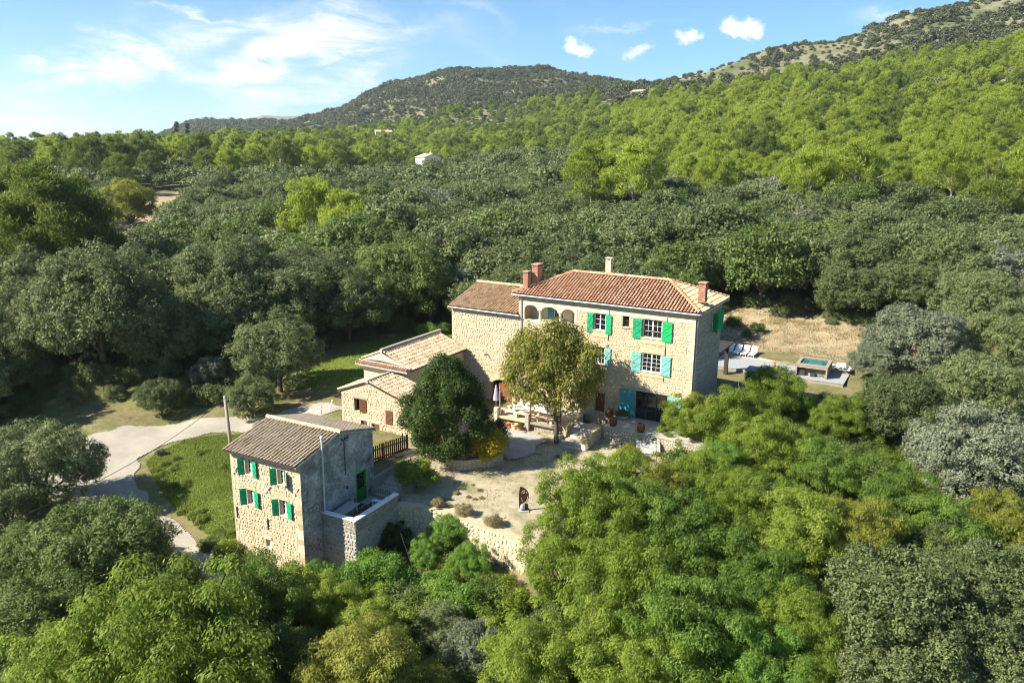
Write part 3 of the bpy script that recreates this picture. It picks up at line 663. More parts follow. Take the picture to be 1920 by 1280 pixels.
    # undergrowth between the oaks
    # far wooded ridge on the left
    x, y, r = scatter(14, -1400, -300, 900, 2150, 13)
    t = x/y; ok = (t > -.62) & (t < -.2) & (r.random(len(x)) < .75) & (y > 1300)
    x = x[ok]; y = y[ok]; z = ground(x, y); s = r.uniform(1.0, 2.2, len(x))
    stuff('ridge_woods', BUSH, x, y, z, s*1.5, r)
def stuff(name, kinds, x, y, z, s, r, leaf=None):
    """one object: thousands of trees too many to be told apart, instanced from a few crowns"""
    n = len(x)
    if n == 0: return
    me = np_mesh(name, np.stack([x, y, z-.1], 1), [np.zeros((0, 3), np.int64)] if False else [], [], None) if False else bpy.data.meshes.new(name)
    me.vertices.add(n); me.vertices.foreach_set('co', np.stack([x, y, z-.15], 1).astype(np.float32).ravel())
    for nm, val in (('pick', r.integers(0, len(kinds), n)),):
        a = me.attributes.new(nm, 'INT', 'POINT'); a.data.foreach_set('value', val.astype(np.int32))
    a = me.attributes.new('rot', 'FLOAT', 'POINT'); a.data.foreach_set('value', r.uniform(0, 6.28, n).astype(np.float32))
    sc = np.stack([s, s, s*r.uniform(.8, 1.15, n)], 1).astype(np.float32)
    a = me.attributes.new('scl', 'FLOAT_VECTOR', 'POINT'); a.data.foreach_set('vector', sc.ravel())
    o = mesh_obj(name, me); tag(o, kind='stuff')
    coll = bpy.data.collections.new(name+'_kinds')
    for i, k in enumerate(kinds):
        v = np.empty(len(k.crown.vertices)*3, np.float32); me2 = k.crown.copy()
        if leaf: me2.materials[0] = M[leaf]
        c = bpy.data.objects.new('%s_kind_%d' % (name, i), me2); coll.objects.link(c)
    g = bpy.data.node_groups.new(name, 'GeometryNodeTree')
    g.interface.new_socket('Geometry', in_out='INPUT', socket_type='NodeSocketGeometry'); g.interface.new_socket('Geometry', in_out='OUTPUT', socket_type='NodeSocketGeometry')
    N = g.nodes; L = g.links
    gi = N.new('NodeGroupInput'); go = N.new('NodeGroupOutput')
    ci = N.new('GeometryNodeCollectionInfo'); ci.inputs['Collection'].default_value = coll; ci.inputs['Separate Children'].default_value = True; ci.inputs['Reset Children'].default_value = True
    ip = N.new('GeometryNodeInstanceOnPoints'); ip.inputs['Pick Instance'].default_value = True
    m2p = N.new('GeometryNodeMeshToPoints')
    def na(nm, ty):
        q = N.new('GeometryNodeInputNamedAttribute'); q.data_type = ty; q.inputs[0].default_value = nm; return q.outputs[0]
    L.new(gi.outputs[0], m2p.inputs[0]); L.new(m2p.outputs[0], ip.inputs['Points']); L.new(ci.outputs[0], ip.inputs['Instance'])
    L.new(na('pick', 'INT'), ip.inputs['Instance Index']); L.new(na('scl', 'FLOAT_VECTOR'), ip.inputs['Scale'])
    cx = N.new('ShaderNodeCombineXYZ'); L.new(na('rot', 'FLOAT'), cx.inputs[2]); L.new(cx.outputs[0], ip.inputs['Rotation'])
    L.new(ip.outputs[0], go.inputs[0])
    md = o.modifiers.new('scatter', 'NODES'); md.node_group = g
    return o
plant_woods()

for (kd, lf, hx, hy, hs, lb) in PLANTED:
    rr_ = np.random.default_rng(int(abs(hx*97+hy*31)) % 100000)
    pool = dict(OAKN=OAKN, OAK=OAK, BROAD=BROAD, PINE=PINE, PINEN=PINEN, SHRUB=SHRUB)[kd]
    nm = dict(OAKN='holm_oak', OAK='holm_oak', BROAD='garden_tree', PINE='aleppo_pine', PINEN='aleppo_pine', SHRUB='shrub')[kd]
    tree(pool[rr_.integers(len(pool))], nm, hx, hy, hs, rr_.uniform(0, 6.28), lb, 'shrub' if kd == 'SHRUB' else 'tree',
         dict(OAKN='holm oaks in the garden and foreground', BROAD='leafy trees in the garden and foreground', SHRUB='garden shrubs').get(kd, 'single pines'), lf)

# ------------------------------------------------------------------ building materials
def ramp_mat(name, stops, nscale=3.0, namp=.35, rough=.9, bump=.02, dirt=None):
    t = NT(name); o = t.geo()
    f = t.math('ADD', t.math('MULTIPLY', t.attr('tint'), 1-namp), t.math('MULTIPLY', t.noise(nscale, o, 5, .65), namp))
    c = t.ramp(f, stops)
    if dirt:
        d = t.ramp(t.noise(dirt[1], o, 6, .7), [(dirt[2], (0, 0, 0)), (dirt[3], (1, 1, 1))])
        c = t.mix(t.math('MULTIPLY', d, dirt[4]), c, dirt[0])
    t.principled(c, rough, .15, t.noise(18, o, 4, .6), .5, bump); return t.m
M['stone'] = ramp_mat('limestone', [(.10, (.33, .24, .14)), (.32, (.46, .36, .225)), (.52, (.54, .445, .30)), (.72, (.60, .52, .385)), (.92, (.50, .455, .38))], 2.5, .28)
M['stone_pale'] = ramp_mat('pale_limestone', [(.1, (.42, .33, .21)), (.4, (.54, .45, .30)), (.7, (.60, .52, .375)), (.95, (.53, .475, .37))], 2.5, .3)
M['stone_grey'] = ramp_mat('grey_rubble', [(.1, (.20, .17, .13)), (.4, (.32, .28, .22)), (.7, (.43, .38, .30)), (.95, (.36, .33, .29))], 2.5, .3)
M['mortar'] = plain('lime_mortar', (.49, .395, .26), .95, .1, 2.5, .22)
M['mortar_grey'] = plain('grey_mortar', (.30, .27, .22), .95, .1, 2.5, .25)
M['cream'] = plain('cream_render', (.62, .53, .38), .9, .1, 1.6, .10)
M['ochre'] = plain('ochre_dressed_stone', (.56, .42, .25), .9, .1, 2.0, .13)
M['cement'] = plain('cement', (.42, .37, .30), .95, .1, 3, .2)
t = NT('weathered_render'); o_ = t.geo()
c = t.ramp(t.noise(1.1, o_, 8, .72, .4), [(.34, (.12, .115, .105)), (.45, (.26, .25, .235)), (.55, (.41, .40, .375)), (.68, (.58, .57, .54))])
c = t.mix(t.math('MULTIPLY', t.ramp(t.noise(7, o_, 5, .7), [(.42, (0, 0, 0)), (.62, (1, 1, 1))]), .5), c, (.12, .115, .105))
t.principled(c, .95, .1, t.noise(9, o_, 5, .7), .5, .03); M['render'] = t.m
def tile_mat(name, stops, lichen=.35):
    return ramp_mat(name, stops, 1.4, .38, .9, .01, ((.16, .13, .10), 2.2, .52, .72, lichen))
M['tile_red'] = tile_mat('terracotta_tile', [(.12, (.38, .18, .10)), (.38, (.52, .275, .16)), (.62, (.61, .37, .235)), (.88, (.65, .48, .33))], .3)
M['tile_tan'] = tile_mat('tan_tile', [(.1, (.38, .26, .14)), (.4, (.52, .38, .21)), (.7, (.60, .48, .29)), (.95, (.64, .55, .38))], .15)
M['tile_mixed'] = tile_mat('old_mixed_tile', [(.12, (.34, .19, .11)), (.35, (.50, .30, .17)), (.6, (.60, .43, .27)), (.88, (.66, .54, .37))], .35)
M['tile_pale'] = tile_mat('pale_weathered_tile', [(.1, (.36, .26, .165)), (.35, (.50, .385, .25)), (.6, (.58, .47, .325)), (.92, (.62, .53, .39))], .25)
M['tile_old'] = tile_mat('blotched_tile', [(.1, (.30, .19, .115)), (.4, (.45, .33, .215)), (.7, (.56, .45, .31)), (.93, (.52, .27, .16))], .55)
M['tile_bed'] = plain('tile_bed', (.075, .055, .042), .95, .1, 3, .3)
M['green'] = plain('green_paint', (.02, .35, .15), .6, .25, 2.2, .28)
M['green_bright'] = plain('bright_green_paint', (.012, .40, .11), .6, .25, 2.2, .2)
M['turq'] = plain('turquoise_paint', (.19, .46, .40), .65, .2, 2.2, .25)
M['turq_deep'] = plain('deep_turquoise_paint', (.06, .30, .31), .55, .3, 3, .14)
M['door_green'] = plain('dark_green_paint', (.012, .14, .025), .5, .3, 3, .1)
M['lime_frame'] = plain('lime_green_frame', (.13, .36, .05), .5, .3)
M['brown'] = plain('brown_stained_wood', (.17, .075, .035), .7, .2, 4, .25)
M['redwood'] = plain('red_brown_boards', (.23, .085, .045), .65, .2, 5, .2)
M['white'] = plain('white_paint', (.78, .76, .72), .5, .3, 6, .05)
M['iron'] = plain('dark_iron', (.05, .045, .042), .6, .4, 8, .3)
M['zinc'] = plain('zinc_pipe', (.42, .43, .44), .45, .5, 5, .12, .3)
M['grey_pipe'] = plain('grey_pvc_pipe', (.55, .55, .53), .5, .4, 5, .1)
M['glass'] = plain('window_glass', (.012, .014, .016), .06, .6)
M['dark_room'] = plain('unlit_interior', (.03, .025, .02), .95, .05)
t = NT('brick'); br = t.n('ShaderNodeTexBrick', {'Scale': 1.0, 'Mortar Size': .012, 'Brick Width': .22, 'Row Height': .075, 'Color1': (.40, .17, .10, 1), 'Color2': (.50, .26, .16, 1), 'Mortar': (.42, .36, .29, 1)})
mp = t.n('ShaderNodeMapping', {'Rotation': (math.radians(90), 0, 0)}); t.t.links.new(t.obj(), mp.inputs[0])
t.principled((.42, .19, .11), .9, .1); M['brick_plain'] = ramp_mat('brick', [(.1, (.26, .125, .08)), (.5, (.37, .19, .125)), (.9, (.48, .30, .21))], 5, .3)
M['wood_grey'] = plain('silvered_timber', (.33, .28, .22), .85, .15, 5, .25)
M['wood_deck'] = plain('grey_decking', (.34, .35, .35), .85, .15, 4, .18)  # even cool grey for the deck planks
M['paving'] = plain('stone_paving', (.46, .42, .35), .9, .15, 1.3, .2)
M['concrete'] = plain('concrete', (.40, .39, .36), .92, .15, .9, .2)
M['terracotta'] = plain('terracotta_pot', (.46, .20, .10), .85, .15, 5, .2)

# ------------------------------------------------------------------ mesh building
class MB:
    def __init__(s): s.v = []; s.f = []; s.t = []
    def add(s, vs, fs, tint=.5):
        o = len(s.v); s.v += [tuple(p) for p in vs]; s.f += [tuple(i+o for i in q) for q in fs]; s.t += [tint]*len(vs)
    def box(s, x0, x1, y0, y1, z0, z1, tint=.5):
        s.add([(x0, y0, z0), (x1, y0, z0), (x1, y1, z0), (x0, y1, z0), (x0, y0, z1), (x1, y0, z1), (x1, y1, z1), (x0, y1, z1)],
              [(0, 3, 2, 1), (4, 5, 6, 7), (0, 1, 5, 4), (1, 2, 6, 5), (2, 3, 7, 6), (3, 0, 4, 7)], tint); return s
    def tbox(s, T, a0, a1, b0, b1, n0, n1, tint=.5):
        s.add([T(a, b, n) for n in (n0, n1) for a, b in ((a0, b0), (a1, b0), (a1, b1), (a0, b1))],
              [(0, 3, 2, 1), (4, 5, 6, 7), (0, 1, 5, 4), (1, 2, 6, 5), (2, 3, 7, 6), (3, 0, 4, 7)], tint); return s
    def beam(s, p, q, w, h=None, tint=.5):
        p = Vector(p); q = Vector(q); h = h or w; d = (q-p).normalized()
        u = d.cross(Vector((0, 0, 1))); u = u.normalized() if u.length > .05 else Vector((1, 0, 0)); v = d.cross(u).normalized()
        vs = [e+u*w*.5*a+v*h*.5*b for e in (p, q) for a, b in ((-1, -1), (1, -1), (1, 1), (-1, 1))]
        s.add(vs, [(0, 3, 2, 1), (4, 5, 6, 7), (0, 1, 5, 4), (1, 2, 6, 5), (2, 3, 7, 6), (3, 0, 4, 7)], tint); return s
    def prism(s, poly, axis, c0, c1, tint=.5):
        """polygon extruded along axis ('x','y','z'); poly holds the other two coordinates in order"""
        n = len(poly)
        def P(p, c): return {'x': (c, p[0], p[1]), 'y': (p[0], c, p[1]), 'z': (p[0], p[1], c)}[axis]
        s.add([P(p, c0) for p in poly]+[P(p, c1) for p in poly], [tuple(range(n))[::-1], tuple(range(n, 2*n))]+[(i, (i+1) % n, (i+1) % n+n, i+n) for i in range(n)], tint); return s
    def tube(s, pts, r, n=8, tint=.5, caps=True):
        rad = r if isinstance(r, (list, tuple)) else [r]*len(pts)
        v, f = tube(pts, rad, n); fs = [tuple(q) for q in f]
        if caps: fs += [tuple(range(n))[::-1], tuple(range(len(v)-n, len(v)))]
        s.add(v, fs, tint); return s
    def lathe(s, prof, c=(0, 0, 0), n=14, tint=.5):
        vs = [(c[0]+r*math.cos(k*2*math.pi/n), c[1]+r*math.sin(k*2*math.pi/n), c[2]+z) for r, z in prof for k in range(n)]
        fs = [(i*n+k, i*n+(k+1) % n, (i+1)*n+(k+1) % n, (i+1)*n+k) for i in range(len(prof)-1) for k in range(n)]
        fs += [tuple(range(n))[::-1], tuple(range(len(vs)-n, len(vs)))]
        s.add(vs, fs, tint); return s
    def build(s, name, mat, parent=None, loc=(0, 0, 0), rz=0.0, kind=None, smooth=False):
        me = bpy.data.meshes.new(name); me.from_pydata(s.v, [], s.f)
        a = me.attributes.new('tint', 'FLOAT', 'POINT'); a.data.foreach_set('value', np.array(s.t, np.float32))
        for m in (mat if isinstance(mat, (list, tuple)) else [mat]): me.materials.append(M[m])
        if smooth:
            for p in me.polygons: p.use_smooth = True
        me.update(); o = mesh_obj(name, me, parent, loc, rz)
        if kind: o['kind'] = kind
        return o
def face_front(y0=0.0): return lambda a, b, n: (a, y0-n, b)
def face_right(x0=0.0): return lambda a, b, n: (x0+n, a, b)
def face_left(x0=0.0): return lambda a, b, n: (x0-n, -a, b)
def face_back(y0=0.0): return lambda a, b, n: (-a, y0+n, b)
def wall_panel(mb, T, a0, a1, b0, b1, holes=(), depth=.30):
    A = sorted({a0, a1, *[h[0] for h in holes], *[h[1] for h in holes]}); B = sorted({b0, b1, *[h[2] for h in holes], *[h[3] for h in holes]})
    A = [q for q in A if a0 <= q <= a1]; B = [q for q in B if b0 <= q <= b1]
    for i in range(len(A)-1):
        for j in range(len(B)-1):
            ca, cb = (A[i]+A[i+1])/2, (B[j]+B[j+1])/2
            if any(h[0] < ca < h[1] and h[2] < cb < h[3] for h in holes): continue
            mb.add([T(A[i], B[j], 0), T(A[i+1], B[j], 0), T(A[i+1], B[j+1], 0), T(A[i], B[j+1], 0)], [(0, 1, 2, 3)])
    for (h0, h1, g0, g1) in holes:
        for (p, q) in (((h0, g0), (h1, g0)), ((h1, g0), (h1, g1)), ((h1, g1), (h0, g1)), ((h0, g1), (h0, g0))):
            mb.add([T(*p, 0), T(*p, -depth), T(*q, -depth), T(*q, 0)], [(0, 1, 2, 3)])
def rubble(mb, T, a0, a1, b0, b1, rng, holes=(), top=None, hmin=.10, hmax=.21, wmin=.12, wmax=.34, proud=.028, skip=.0):
    """irregular field stones bedded in the wall face: each its own faceted lump"""
    z = b0+.02
    while z < b1-.05:
        h = rng.uniform(hmin, hmax); a = a0+rng.uniform(0, .1)
        ph = rng.uniform(0, 6)
        while a < a1-.06:
            w = rng.uniform(wmin, wmax); w = min(w, a1-a); hh = h*rng.uniform(.85, 1.1)
            ca, cb = a+w/2, z+h/2+.05*math.sin(a*1.7+ph)+rng.uniform(-.015, .015)
            a += w+rng.uniform(.008, .03)
            if w < .08 or rng.random() < skip: continue
            if cb+hh/2 > b1+.02: continue
            if top and cb+hh*.5 > top(ca): continue
            if any(h_[0]-w*.42 < ca < h_[1]+w*.42 and h_[2]-hh*.42 < cb < h_[3]+hh*.42 for h_ in holes): continue
            k = 6; sx, sy = w/2-.012, hh/2-.010; pr = proud*rng.uniform(.35, 1.3)
            base = ((-1, -.55), (-.35, -1), (.5, -.95), (1, -.3), (.8, .8), (-.5, 1.0)) if rng.random() < .5 else ((-1, -.8), (.1, -1), (.95, -.7), (1, .5), (.3, 1.0), (-.85, .75))
            ring = [(ca+sx*(p+rng.uniform(-.14, .14)), cb+sy*(q+rng.uniform(-.16, .16))) for p, q in base]
            vs = [T(p, q, -.02) for p, q in ring]+[T(ca+(p-ca)*.80, cb+(q-cb)*.78, pr*rng.uniform(.75, 1.25)) for p, q in ring]
            mb.add(vs, [(i, (i+1) % k, (i+1) % k+k, i+k) for i in range(k)]+[tuple(range(k, 2*k))], float(np.clip(rng.normal(.52, .165), 0, 1)))
        z += h+.012
# ---- roof tiles
TILE_CACHE = {}
def tile_verts(w, l):
    V = []
    for y, ww, zo in ((0, w, .035), (l, w*.80, .0)):
        for k in range(6):
            a = math.pi*k/5
            V.append((-math.cos(a)*ww/2, y, math.sin(a)*ww*.56+zo))
    return V, [(k, k+1, k+7, k+6) for k in range(5)]
def tile_mesh(w, l, mat, i):
    key = (round(w, 3), round(l, 3), mat, i)
    if key not in TILE_CACHE:
        v, f = tile_verts(w, l); mb = MB(); mb.add(v, f, (i+.5)/8)
        me = bpy.data.meshes.new('tile'); me.from_pydata(mb.v, [], mb.f)
        a = me.attributes.new('tint', 'FLOAT', 'POINT'); a.data.foreach_set('value', np.array(mb.t, np.float32)); me.materials.append(M[mat])
        for p in me.polygons: p.use_smooth = True
        TILE_CACHE[key] = me
    return TILE_CACHE[key]
def roof_plane(roof, p0, eu, es, poly, mat, rng, spacing=.25, length=.36, single=0, joined=None, jitter=.012, wfac=.66):
    """barrel tiles on one slope: p0 eave corner, eu along the eave, es up the slope, poly in (u,s) metres"""
    p0 = Vector(p0); eu = Vector(eu).normalized(); es = Vector(es).normalized(); en = eu.cross(es).normalized()
    u0 = min(p[0] for p in poly); u1 = max(p[0] for p in poly); n = max(1, int(round((u1-u0)/spacing)))
    cnt = 0; sp = (u1-u0)/n
    for i in range(n):
        u = u0+(i+.5)*sp; S = []
        for k in range(len(poly)):
            (a, b), (c, d) = poly[k], poly[(k+1) % len(poly)]
            if (a > u) != (c > u): S.append(b+(d-b)*(u-a)/(c-a))
        if len(S) < 2: continue
        lo, hi = min(S), max(S); s = lo-.05; 
        while s < hi-.06:
            l = min(length*1.18, hi-s+.04)
            ti = int(np.clip(rng.normal(4, 1.8), 0, 7.99))
            du = rng.uniform(-jitter, jitter); rot = rng.uniform(-.05, .05)
            o = p0+eu*(u+du)+es*s+en*(.02+rng.uniform(0, .012))
            a_, b_ = eu*math.cos(rot)+es*math.sin(rot), es*math.cos(rot)-eu*math.sin(rot)
            if cnt < single and l > length*.9:
                ob = bpy.data.objects.new('tile', tile_mesh(sp*wfac, length*1.18, mat, ti)); link(ob, roof)
                ob.matrix_basis = Matrix(((a_.x, b_.x, en.x, o.x), (a_.y, b_.y, en.y, o.y), (a_.z, b_.z, en.z, o.z), (0, 0, 0, 1)))
            else:
                v, f = tile_verts(sp*wfac, l)
                joined.add([o+a_*q[0]+b_*q[1]+en*q[2] for q in v], f, (ti+.5)/8)
            cnt += 1; s += length
    return cnt
def cap_row(mb, p, q, rng, w=.30, l=.38):
    """ridge or hip capping tiles from p to q"""
    p = Vector(p); q = Vector(q); d = (q-p); L = d.length; d.normalize()
    u = d.cross(Vector((0, 0, 1))).normalized(); nrm = u.cross(d).normalized(); s = 0
    while s < L-.05:
        ll = min(l*1.15, L-s); v, f = tile_verts(w, ll)
        mb.add([p+d*(s+k[1])+u*k[0]+nrm*(k[2]-.0) for k in v], f, float(np.clip(rng.normal(.5, .2), 0, 1))); s += l
def roof_slab(mb, pts, th=.09):
    n = len(pts); mb.add([tuple(p) for p in pts]+[(p[0], p[1], p[2]-th) for p in pts], [tuple(range(n)), tuple(range(n, 2*n))[::-1]]+[(i, i+n, (i+1) % n+n, (i+1) % n) for i in range(n)])

# ---- joinery
def shutter(parent, T, a0, a1, b0, b1, mat, n0=.045, hinge=None, angle=0.0, brace=1):
    """plank shutter with two rails and a brace; angle (degrees) swings it out of the wall plane about its hinge side"""
    w = a1-a0; h0 = a0 if hinge == 'L' else a1; c, s = math.cos(math.radians(angle)), math.sin(math.radians(angle))
    def R(a, b, n):
        d = a-h0; return T(h0+d*c + (-n*s if hinge == 'L' else n*s)*0, b, n0+n*c+abs(d)*s)
    mb = MB(); k = max(3, int(round(w/.13)))
    for i in range(k):
        mb.tbox(R, a0+w*i/k+.004, a0+w*(i+1)/k-.004, b0, b1, 0, .028)
    sh = mb.build('shutter', mat, parent)
    m2 = MB(); h = b1-b0
    for bb in (b0+h*.10, b0+h*.46, b0+h*.84): m2.tbox(R, a0+.02, a1-.02, bb, bb+.07, .03, .055)
    def diag(bl, bh):
        p = [(a0+.03, bl), (a0+.11, bl), (a1-.03, bh), (a1-.11, bh)] if brace > 0 else [(a1-.03, bl), (a1-.11, bl), (a0+.03, bh), (a0+.11, bh)]
        m2.add([R(x, y, .03) for x, y in p]+[R(x, y, .052) for x, y in p], [(0, 1, 2, 3), (7, 6, 5, 4), (0, 4, 5, 1), (1, 5, 6, 2), (2, 6, 7, 3), (3, 7, 4, 0)])
    diag(b0+h*.10+.07, b0+h*.46); diag(b0+h*.46+.07, b0+h*.84)
    m2.build('batten', mat, sh); return sh
def window(parent, T, a0, a1, b0, b1, cols=2, rows=3, sashes=2, n=-.17, mat='white', back=True):
    fw = .055; mb = MB()
    mb.tbox(T, a0, a0+fw, b0, b1, n-.03, n+.03); mb.tbox(T, a1-fw, a1, b0, b1, n-.03, n+.03)
    mb.tbox(T, a0+fw, a1-fw, b0, b0+fw, n-.03, n+.03); mb.tbox(T, a0+fw, a1-fw, b1-fw, b1, n-.03, n+.03)
    win = mb.build('window', mat, parent)
    W = (a1-a0-2*fw)/sashes; m2 = MB()
    for s in range(sashes):
        x0 = a0+fw+W*s; x1 = x0+W; sw = .045
        m2.tbox(T, x0+.002, x0+sw, b0+fw, b1-fw, n-.02, n+.025); m2.tbox(T, x1-sw, x1-.002, b0+fw, b1-fw, n-.02, n+.025)
        pw = (W-2*sw)/cols; ph = (b1-b0-2*fw)/rows
        for i in range(1, cols): m2.tbox(T, x0+sw+pw*i-.011, x0+sw+pw*i+.011, b0+fw, b1-fw, n-.012, n+.018)
        for j in range(1, rows): m2.tbox(T, x0+sw, x1-sw, b0+fw+ph*j-.011, b0+fw+ph*j+.011, n-.0125, n+.0175)
        for i in range(cols):
            for j in range(rows):
                p = MB(); p.tbox(T, x0+sw+pw*i+.012, x0+sw+pw*(i+1)-.012, b0+fw+ph*j+.012, b0+fw+ph*(j+1)-.012, n-.008, n+.002)
                p.build('pane', 'glass', win)
    m2.build('glazing_bar', mat, win); return win
def part_box(name, mat, parent, T, a0, a1, b0, b1, n0, n1):
    return MB().tbox(T, a0, a1, b0, b1, n0, n1).build(name, mat, parent)
def chimney(parent, x, y, z0, z1, w, d, mat='brick_plain', rng=None, cap=True):
    rng = rng or np.random.default_rng(5); mb = MB(); z = z0; row = 0
    bh = .085
    mb.box(x-w/2+.012, x+w/2-.012, y-d/2+.012, y+d/2-.012, z0, z1-.02, .75)
    while z < z1-.02:
        for side in range(4):
            L = (w if side % 2 == 0 else d); k = max(2, int(round(L/.2))); bw = L/k
            for i in range(-1, k):
                s0 = max(0, bw*(i+(.5 if row % 2 else 0))); s1 = min(L, bw*(i+1+(.5 if row % 2 else 0)))
                if s1-s0 < .03: continue
                tn = float(np.clip(rng.normal(.5, .22), 0, 1)); g = .006
                if side == 0: mb.box(x-w/2+s0+g, x-w/2+s1-g, y-d/2, y-d/2+.02, z+g, z+bh-g, tn)
                elif side == 2: mb.box(x-w/2+s0+g, x-w/2+s1-g, y+d/2-.02, y+d/2, z+g, z+bh-g, tn)
                elif side == 1: mb.box(x+w/2-.02, x+w/2, y-d/2+s0+g, y-d/2+s1-g, z+g, z+bh-g, tn)
                else: mb.box(x-w/2, x-w/2+.02, y-d/2+s0+g, y-d/2+s1-g, z+g, z+bh-g, tn)
        z += bh; row += 1
    ch = mb.build('chimney', mat, parent)
    c = MB()
    for sx in (-1, 1):
        for sy in (-1, 1): c.box(x+sx*(w/2-.07)-.05, x+sx*(w/2-.07)+.05, y+sy*(d/2-.07)-.05, y+sy*(d/2-.07)+.05, z1, z1+.17, .4)
    c.box(x-w/2-.05, x+w/2+.05, y-d/2-.05, y+d/2+.05, z1+.17, z1+.24, .9)
    c.build('chimney_cap', mat, ch); return ch

# ------------------------------------------------------------------ the big farmhouse (local frame: x along the front, y into the house)
def quoins(parent, T, b0, b1, a_edge, side, rng, mat='stone_pale'):
    z = b0; k = 0
    while z < b1-.15:
        h = rng.uniform(.26, .36); w = .52 if k % 2 else .34
        a0, a1 = (a_edge, a_edge+w) if side > 0 else (a_edge-w, a_edge)
        m = MB(); m.tbox(T, a0, a1, z+.012, min(z+h, b1)-.012, -.01, .035+rng.uniform(0, .02), float(rng.random())); m.build('stone', mat, parent)
        z += h; k += 1
def arch_fill(mb, T, a0, a1, spring, top, n0, n1, head, k=12):
    """masonry between a segmental arch and a straight head above it"""
    ca, r = (a0+a1)/2, (a1-a0)/2; P = [(ca-r*math.cos(math.pi*i/k), spring+(top-spring)*math.sin(math.pi*i/k)) for i in range(k+1)]
    for i in range(k):
        (p, q), (u, v) = P[i], P[i+1]
        mb.add([T(p, q, n1), T(u, v, n1), T(u, head, n1), T(p, head, n1)], [(0, 1, 2, 3)])
        mb.add([T(p, q, n1), T(p, q, n0), T(u, v, n0), T(u, v, n1)], [(0, 1, 2, 3)])
def farmhouse():
    rng = np.random.default_rng(77)
    H = empty('farmhouse', (13.93, 57.902, 0), -.529)
    tag(H, 'big three-storey stone farmhouse with green and turquoise shutters under an orange hipped roof', 'house')
    F = face_front(); R_ = face_right(0.0)
    D = 7.03; X0 = -15.5; ZT = 10.22; ZB = -.6
    wins = [(-8.47, -7.40, 8.03, 9.40), (-4.27, -2.64, 7.95, 9.40), (-4.21, -2.56, 5.21, 6.67), (-8.60, -7.37, 5.21, 6.64), (-5.96, -5.39, 8.58, 9.44), (-8.15, -7.24, 1.16, 2.80), (-4.55, -1.90, 1.16, 3.48), (-14.92, -10.19, 8.09, 9.50)]
    mb = MB(); wall_panel(mb, F, X0, 0, ZB, ZT, wins, .32)
    side = [(4.45, 5.56, 8.1, 9.55)]
    wall_panel(mb, R_, 0, D, ZB, ZT, side, .3)
    wall_panel(mb, face_back(D), 0, -X0, ZB, ZT); wall_panel(mb, face_left(X0), -D, 0, ZB, ZT)
    # dark rooms behind the openings, and the loggia recess
    wall = mb.build('wall', 'mortar', H)
    lg = MB(); wall_panel(lg, face_front(1.5), -15.2, -9.9, 8.09, 9.9, [(-12.9, -11.95, 8.2, 9.45), (-11.0, -10.3, 8.2, 9.45)], .2)
    lg.box(-15.2, -9.9, .32, 1.5, 8.0, 8.09); lg.box(-15.2, -15.1, .32, 1.5, 8.09, 9.9); lg.box(-10.0, -9.9, .32, 1.5, 8.09, 9.9); lg.box(-15.2, -9.9, .32, 1.5, 9.9, 9.98)
    lg.build('loggia', 'cream', H)
    st = MB(); hol = wins+[(-5.85, -4.55, 3.48, 3.75), (-4.40, -2.25, 6.67, 7.05), (-4.40, -2.25, 7.40, 7.95), (-8.6, -7.0, 7.45, 8.03), (-4.35, -2.3, 4.72, 5.21), (-8.7, -7.2, 4.72, 5.21), (-15.3, -9.95, 7.95, 9.8)]
    rubble(st, F, X0+.02, -.02, .9, 9.46, rng, hol); rubble(st, F, X0+.02, -.02, 9.80, ZT-.02, rng)
    st.build('rubble', 'stone', H, kind='stuff')
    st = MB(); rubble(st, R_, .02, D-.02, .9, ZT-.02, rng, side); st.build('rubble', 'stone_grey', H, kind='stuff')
    quoins(H, F, 1.2, 9.4, 0.0, -1, rng)
    # plaster band under the eaves, lintels, aprons
    b = MB(); b.tbox(F, -9.95, -.02, 9.47, 9.79, .0, .03); b.build('plaster_band', 'cream', H)
    for q in ((-4.32, -2.33, 6.70, 7.02), (-4.35, -2.31, 7.46, 7.88), (-8.55, -7.1, 7.48, 7.96), (-4.30, -2.36, 4.78, 5.14), (-5.80, -1.6, 3.50, 3.74), (-8.25, -7.14, 2.82, 3.05), (-8.65, -7.25, 6.66, 6.92)):
        part_box('lintel' if q[3]-q[2] < .34 else 'apron', 'ochre' if q[2] > 4 else 'stone_grey', H, F, *q, .0, .045)
    for q in ((-8.55, -7.32, 8.03), (-4.35, -2.56, 7.95), (-4.29, -2.48, 5.21), (-8.68, -7.29, 5.21), (-6.04, -5.31, 8.58)):
        part_box('sill', 'cream', H, F, q[0], q[1], q[2]-.075, q[2]-.001, -.3, .10)
    # loggia arches and columns
    ar = MB()
    for a0, a1 in ((-14.92, -13.67), (-13.27, -11.76), (-11.36, -10.19)): arch_fill(ar, F, a0, a1, 9.06, 9.46, -.3, .02, 9.80)
    for a0, a1 in ((-15.3, -14.92), (-13.67, -13.27), (-11.76, -11.36), (-10.19, -9.95)): ar.tbox(F, a0, a1, 9.06, 9.80, -.3, .02)
    ar.tbox(F, -15.3, -14.92, 7.95, 9.06, -.02, .02); ar.tbox(F, -10.19, -9.95, 7.95, 9.06, -.02, .02); ar.tbox(F, -14.92, -10.19, 7.95, 8.16, -.3, .03)
    ar.build('arcade', 'cream', H)
    for a in (-13.47, -11.56):
        c = MB(); c.lathe([(.17, 8.16), (.17, 8.24), (.13, 8.28), (.12, 8.9), (.17, 8.97), (.19, 9.06)], (a, .16, 0), 12); c.build('column', 'cream', H, smooth=False)
    shutter(H, face_front(1.48), -13.45, -12.9, 8.2, 9.45, 'turq_deep', .03, 'R'); shutter(H, face_front(1.48), -11.0, -10.4, 8.15, 9.45, 'turq_deep', .12, 'R', 0)
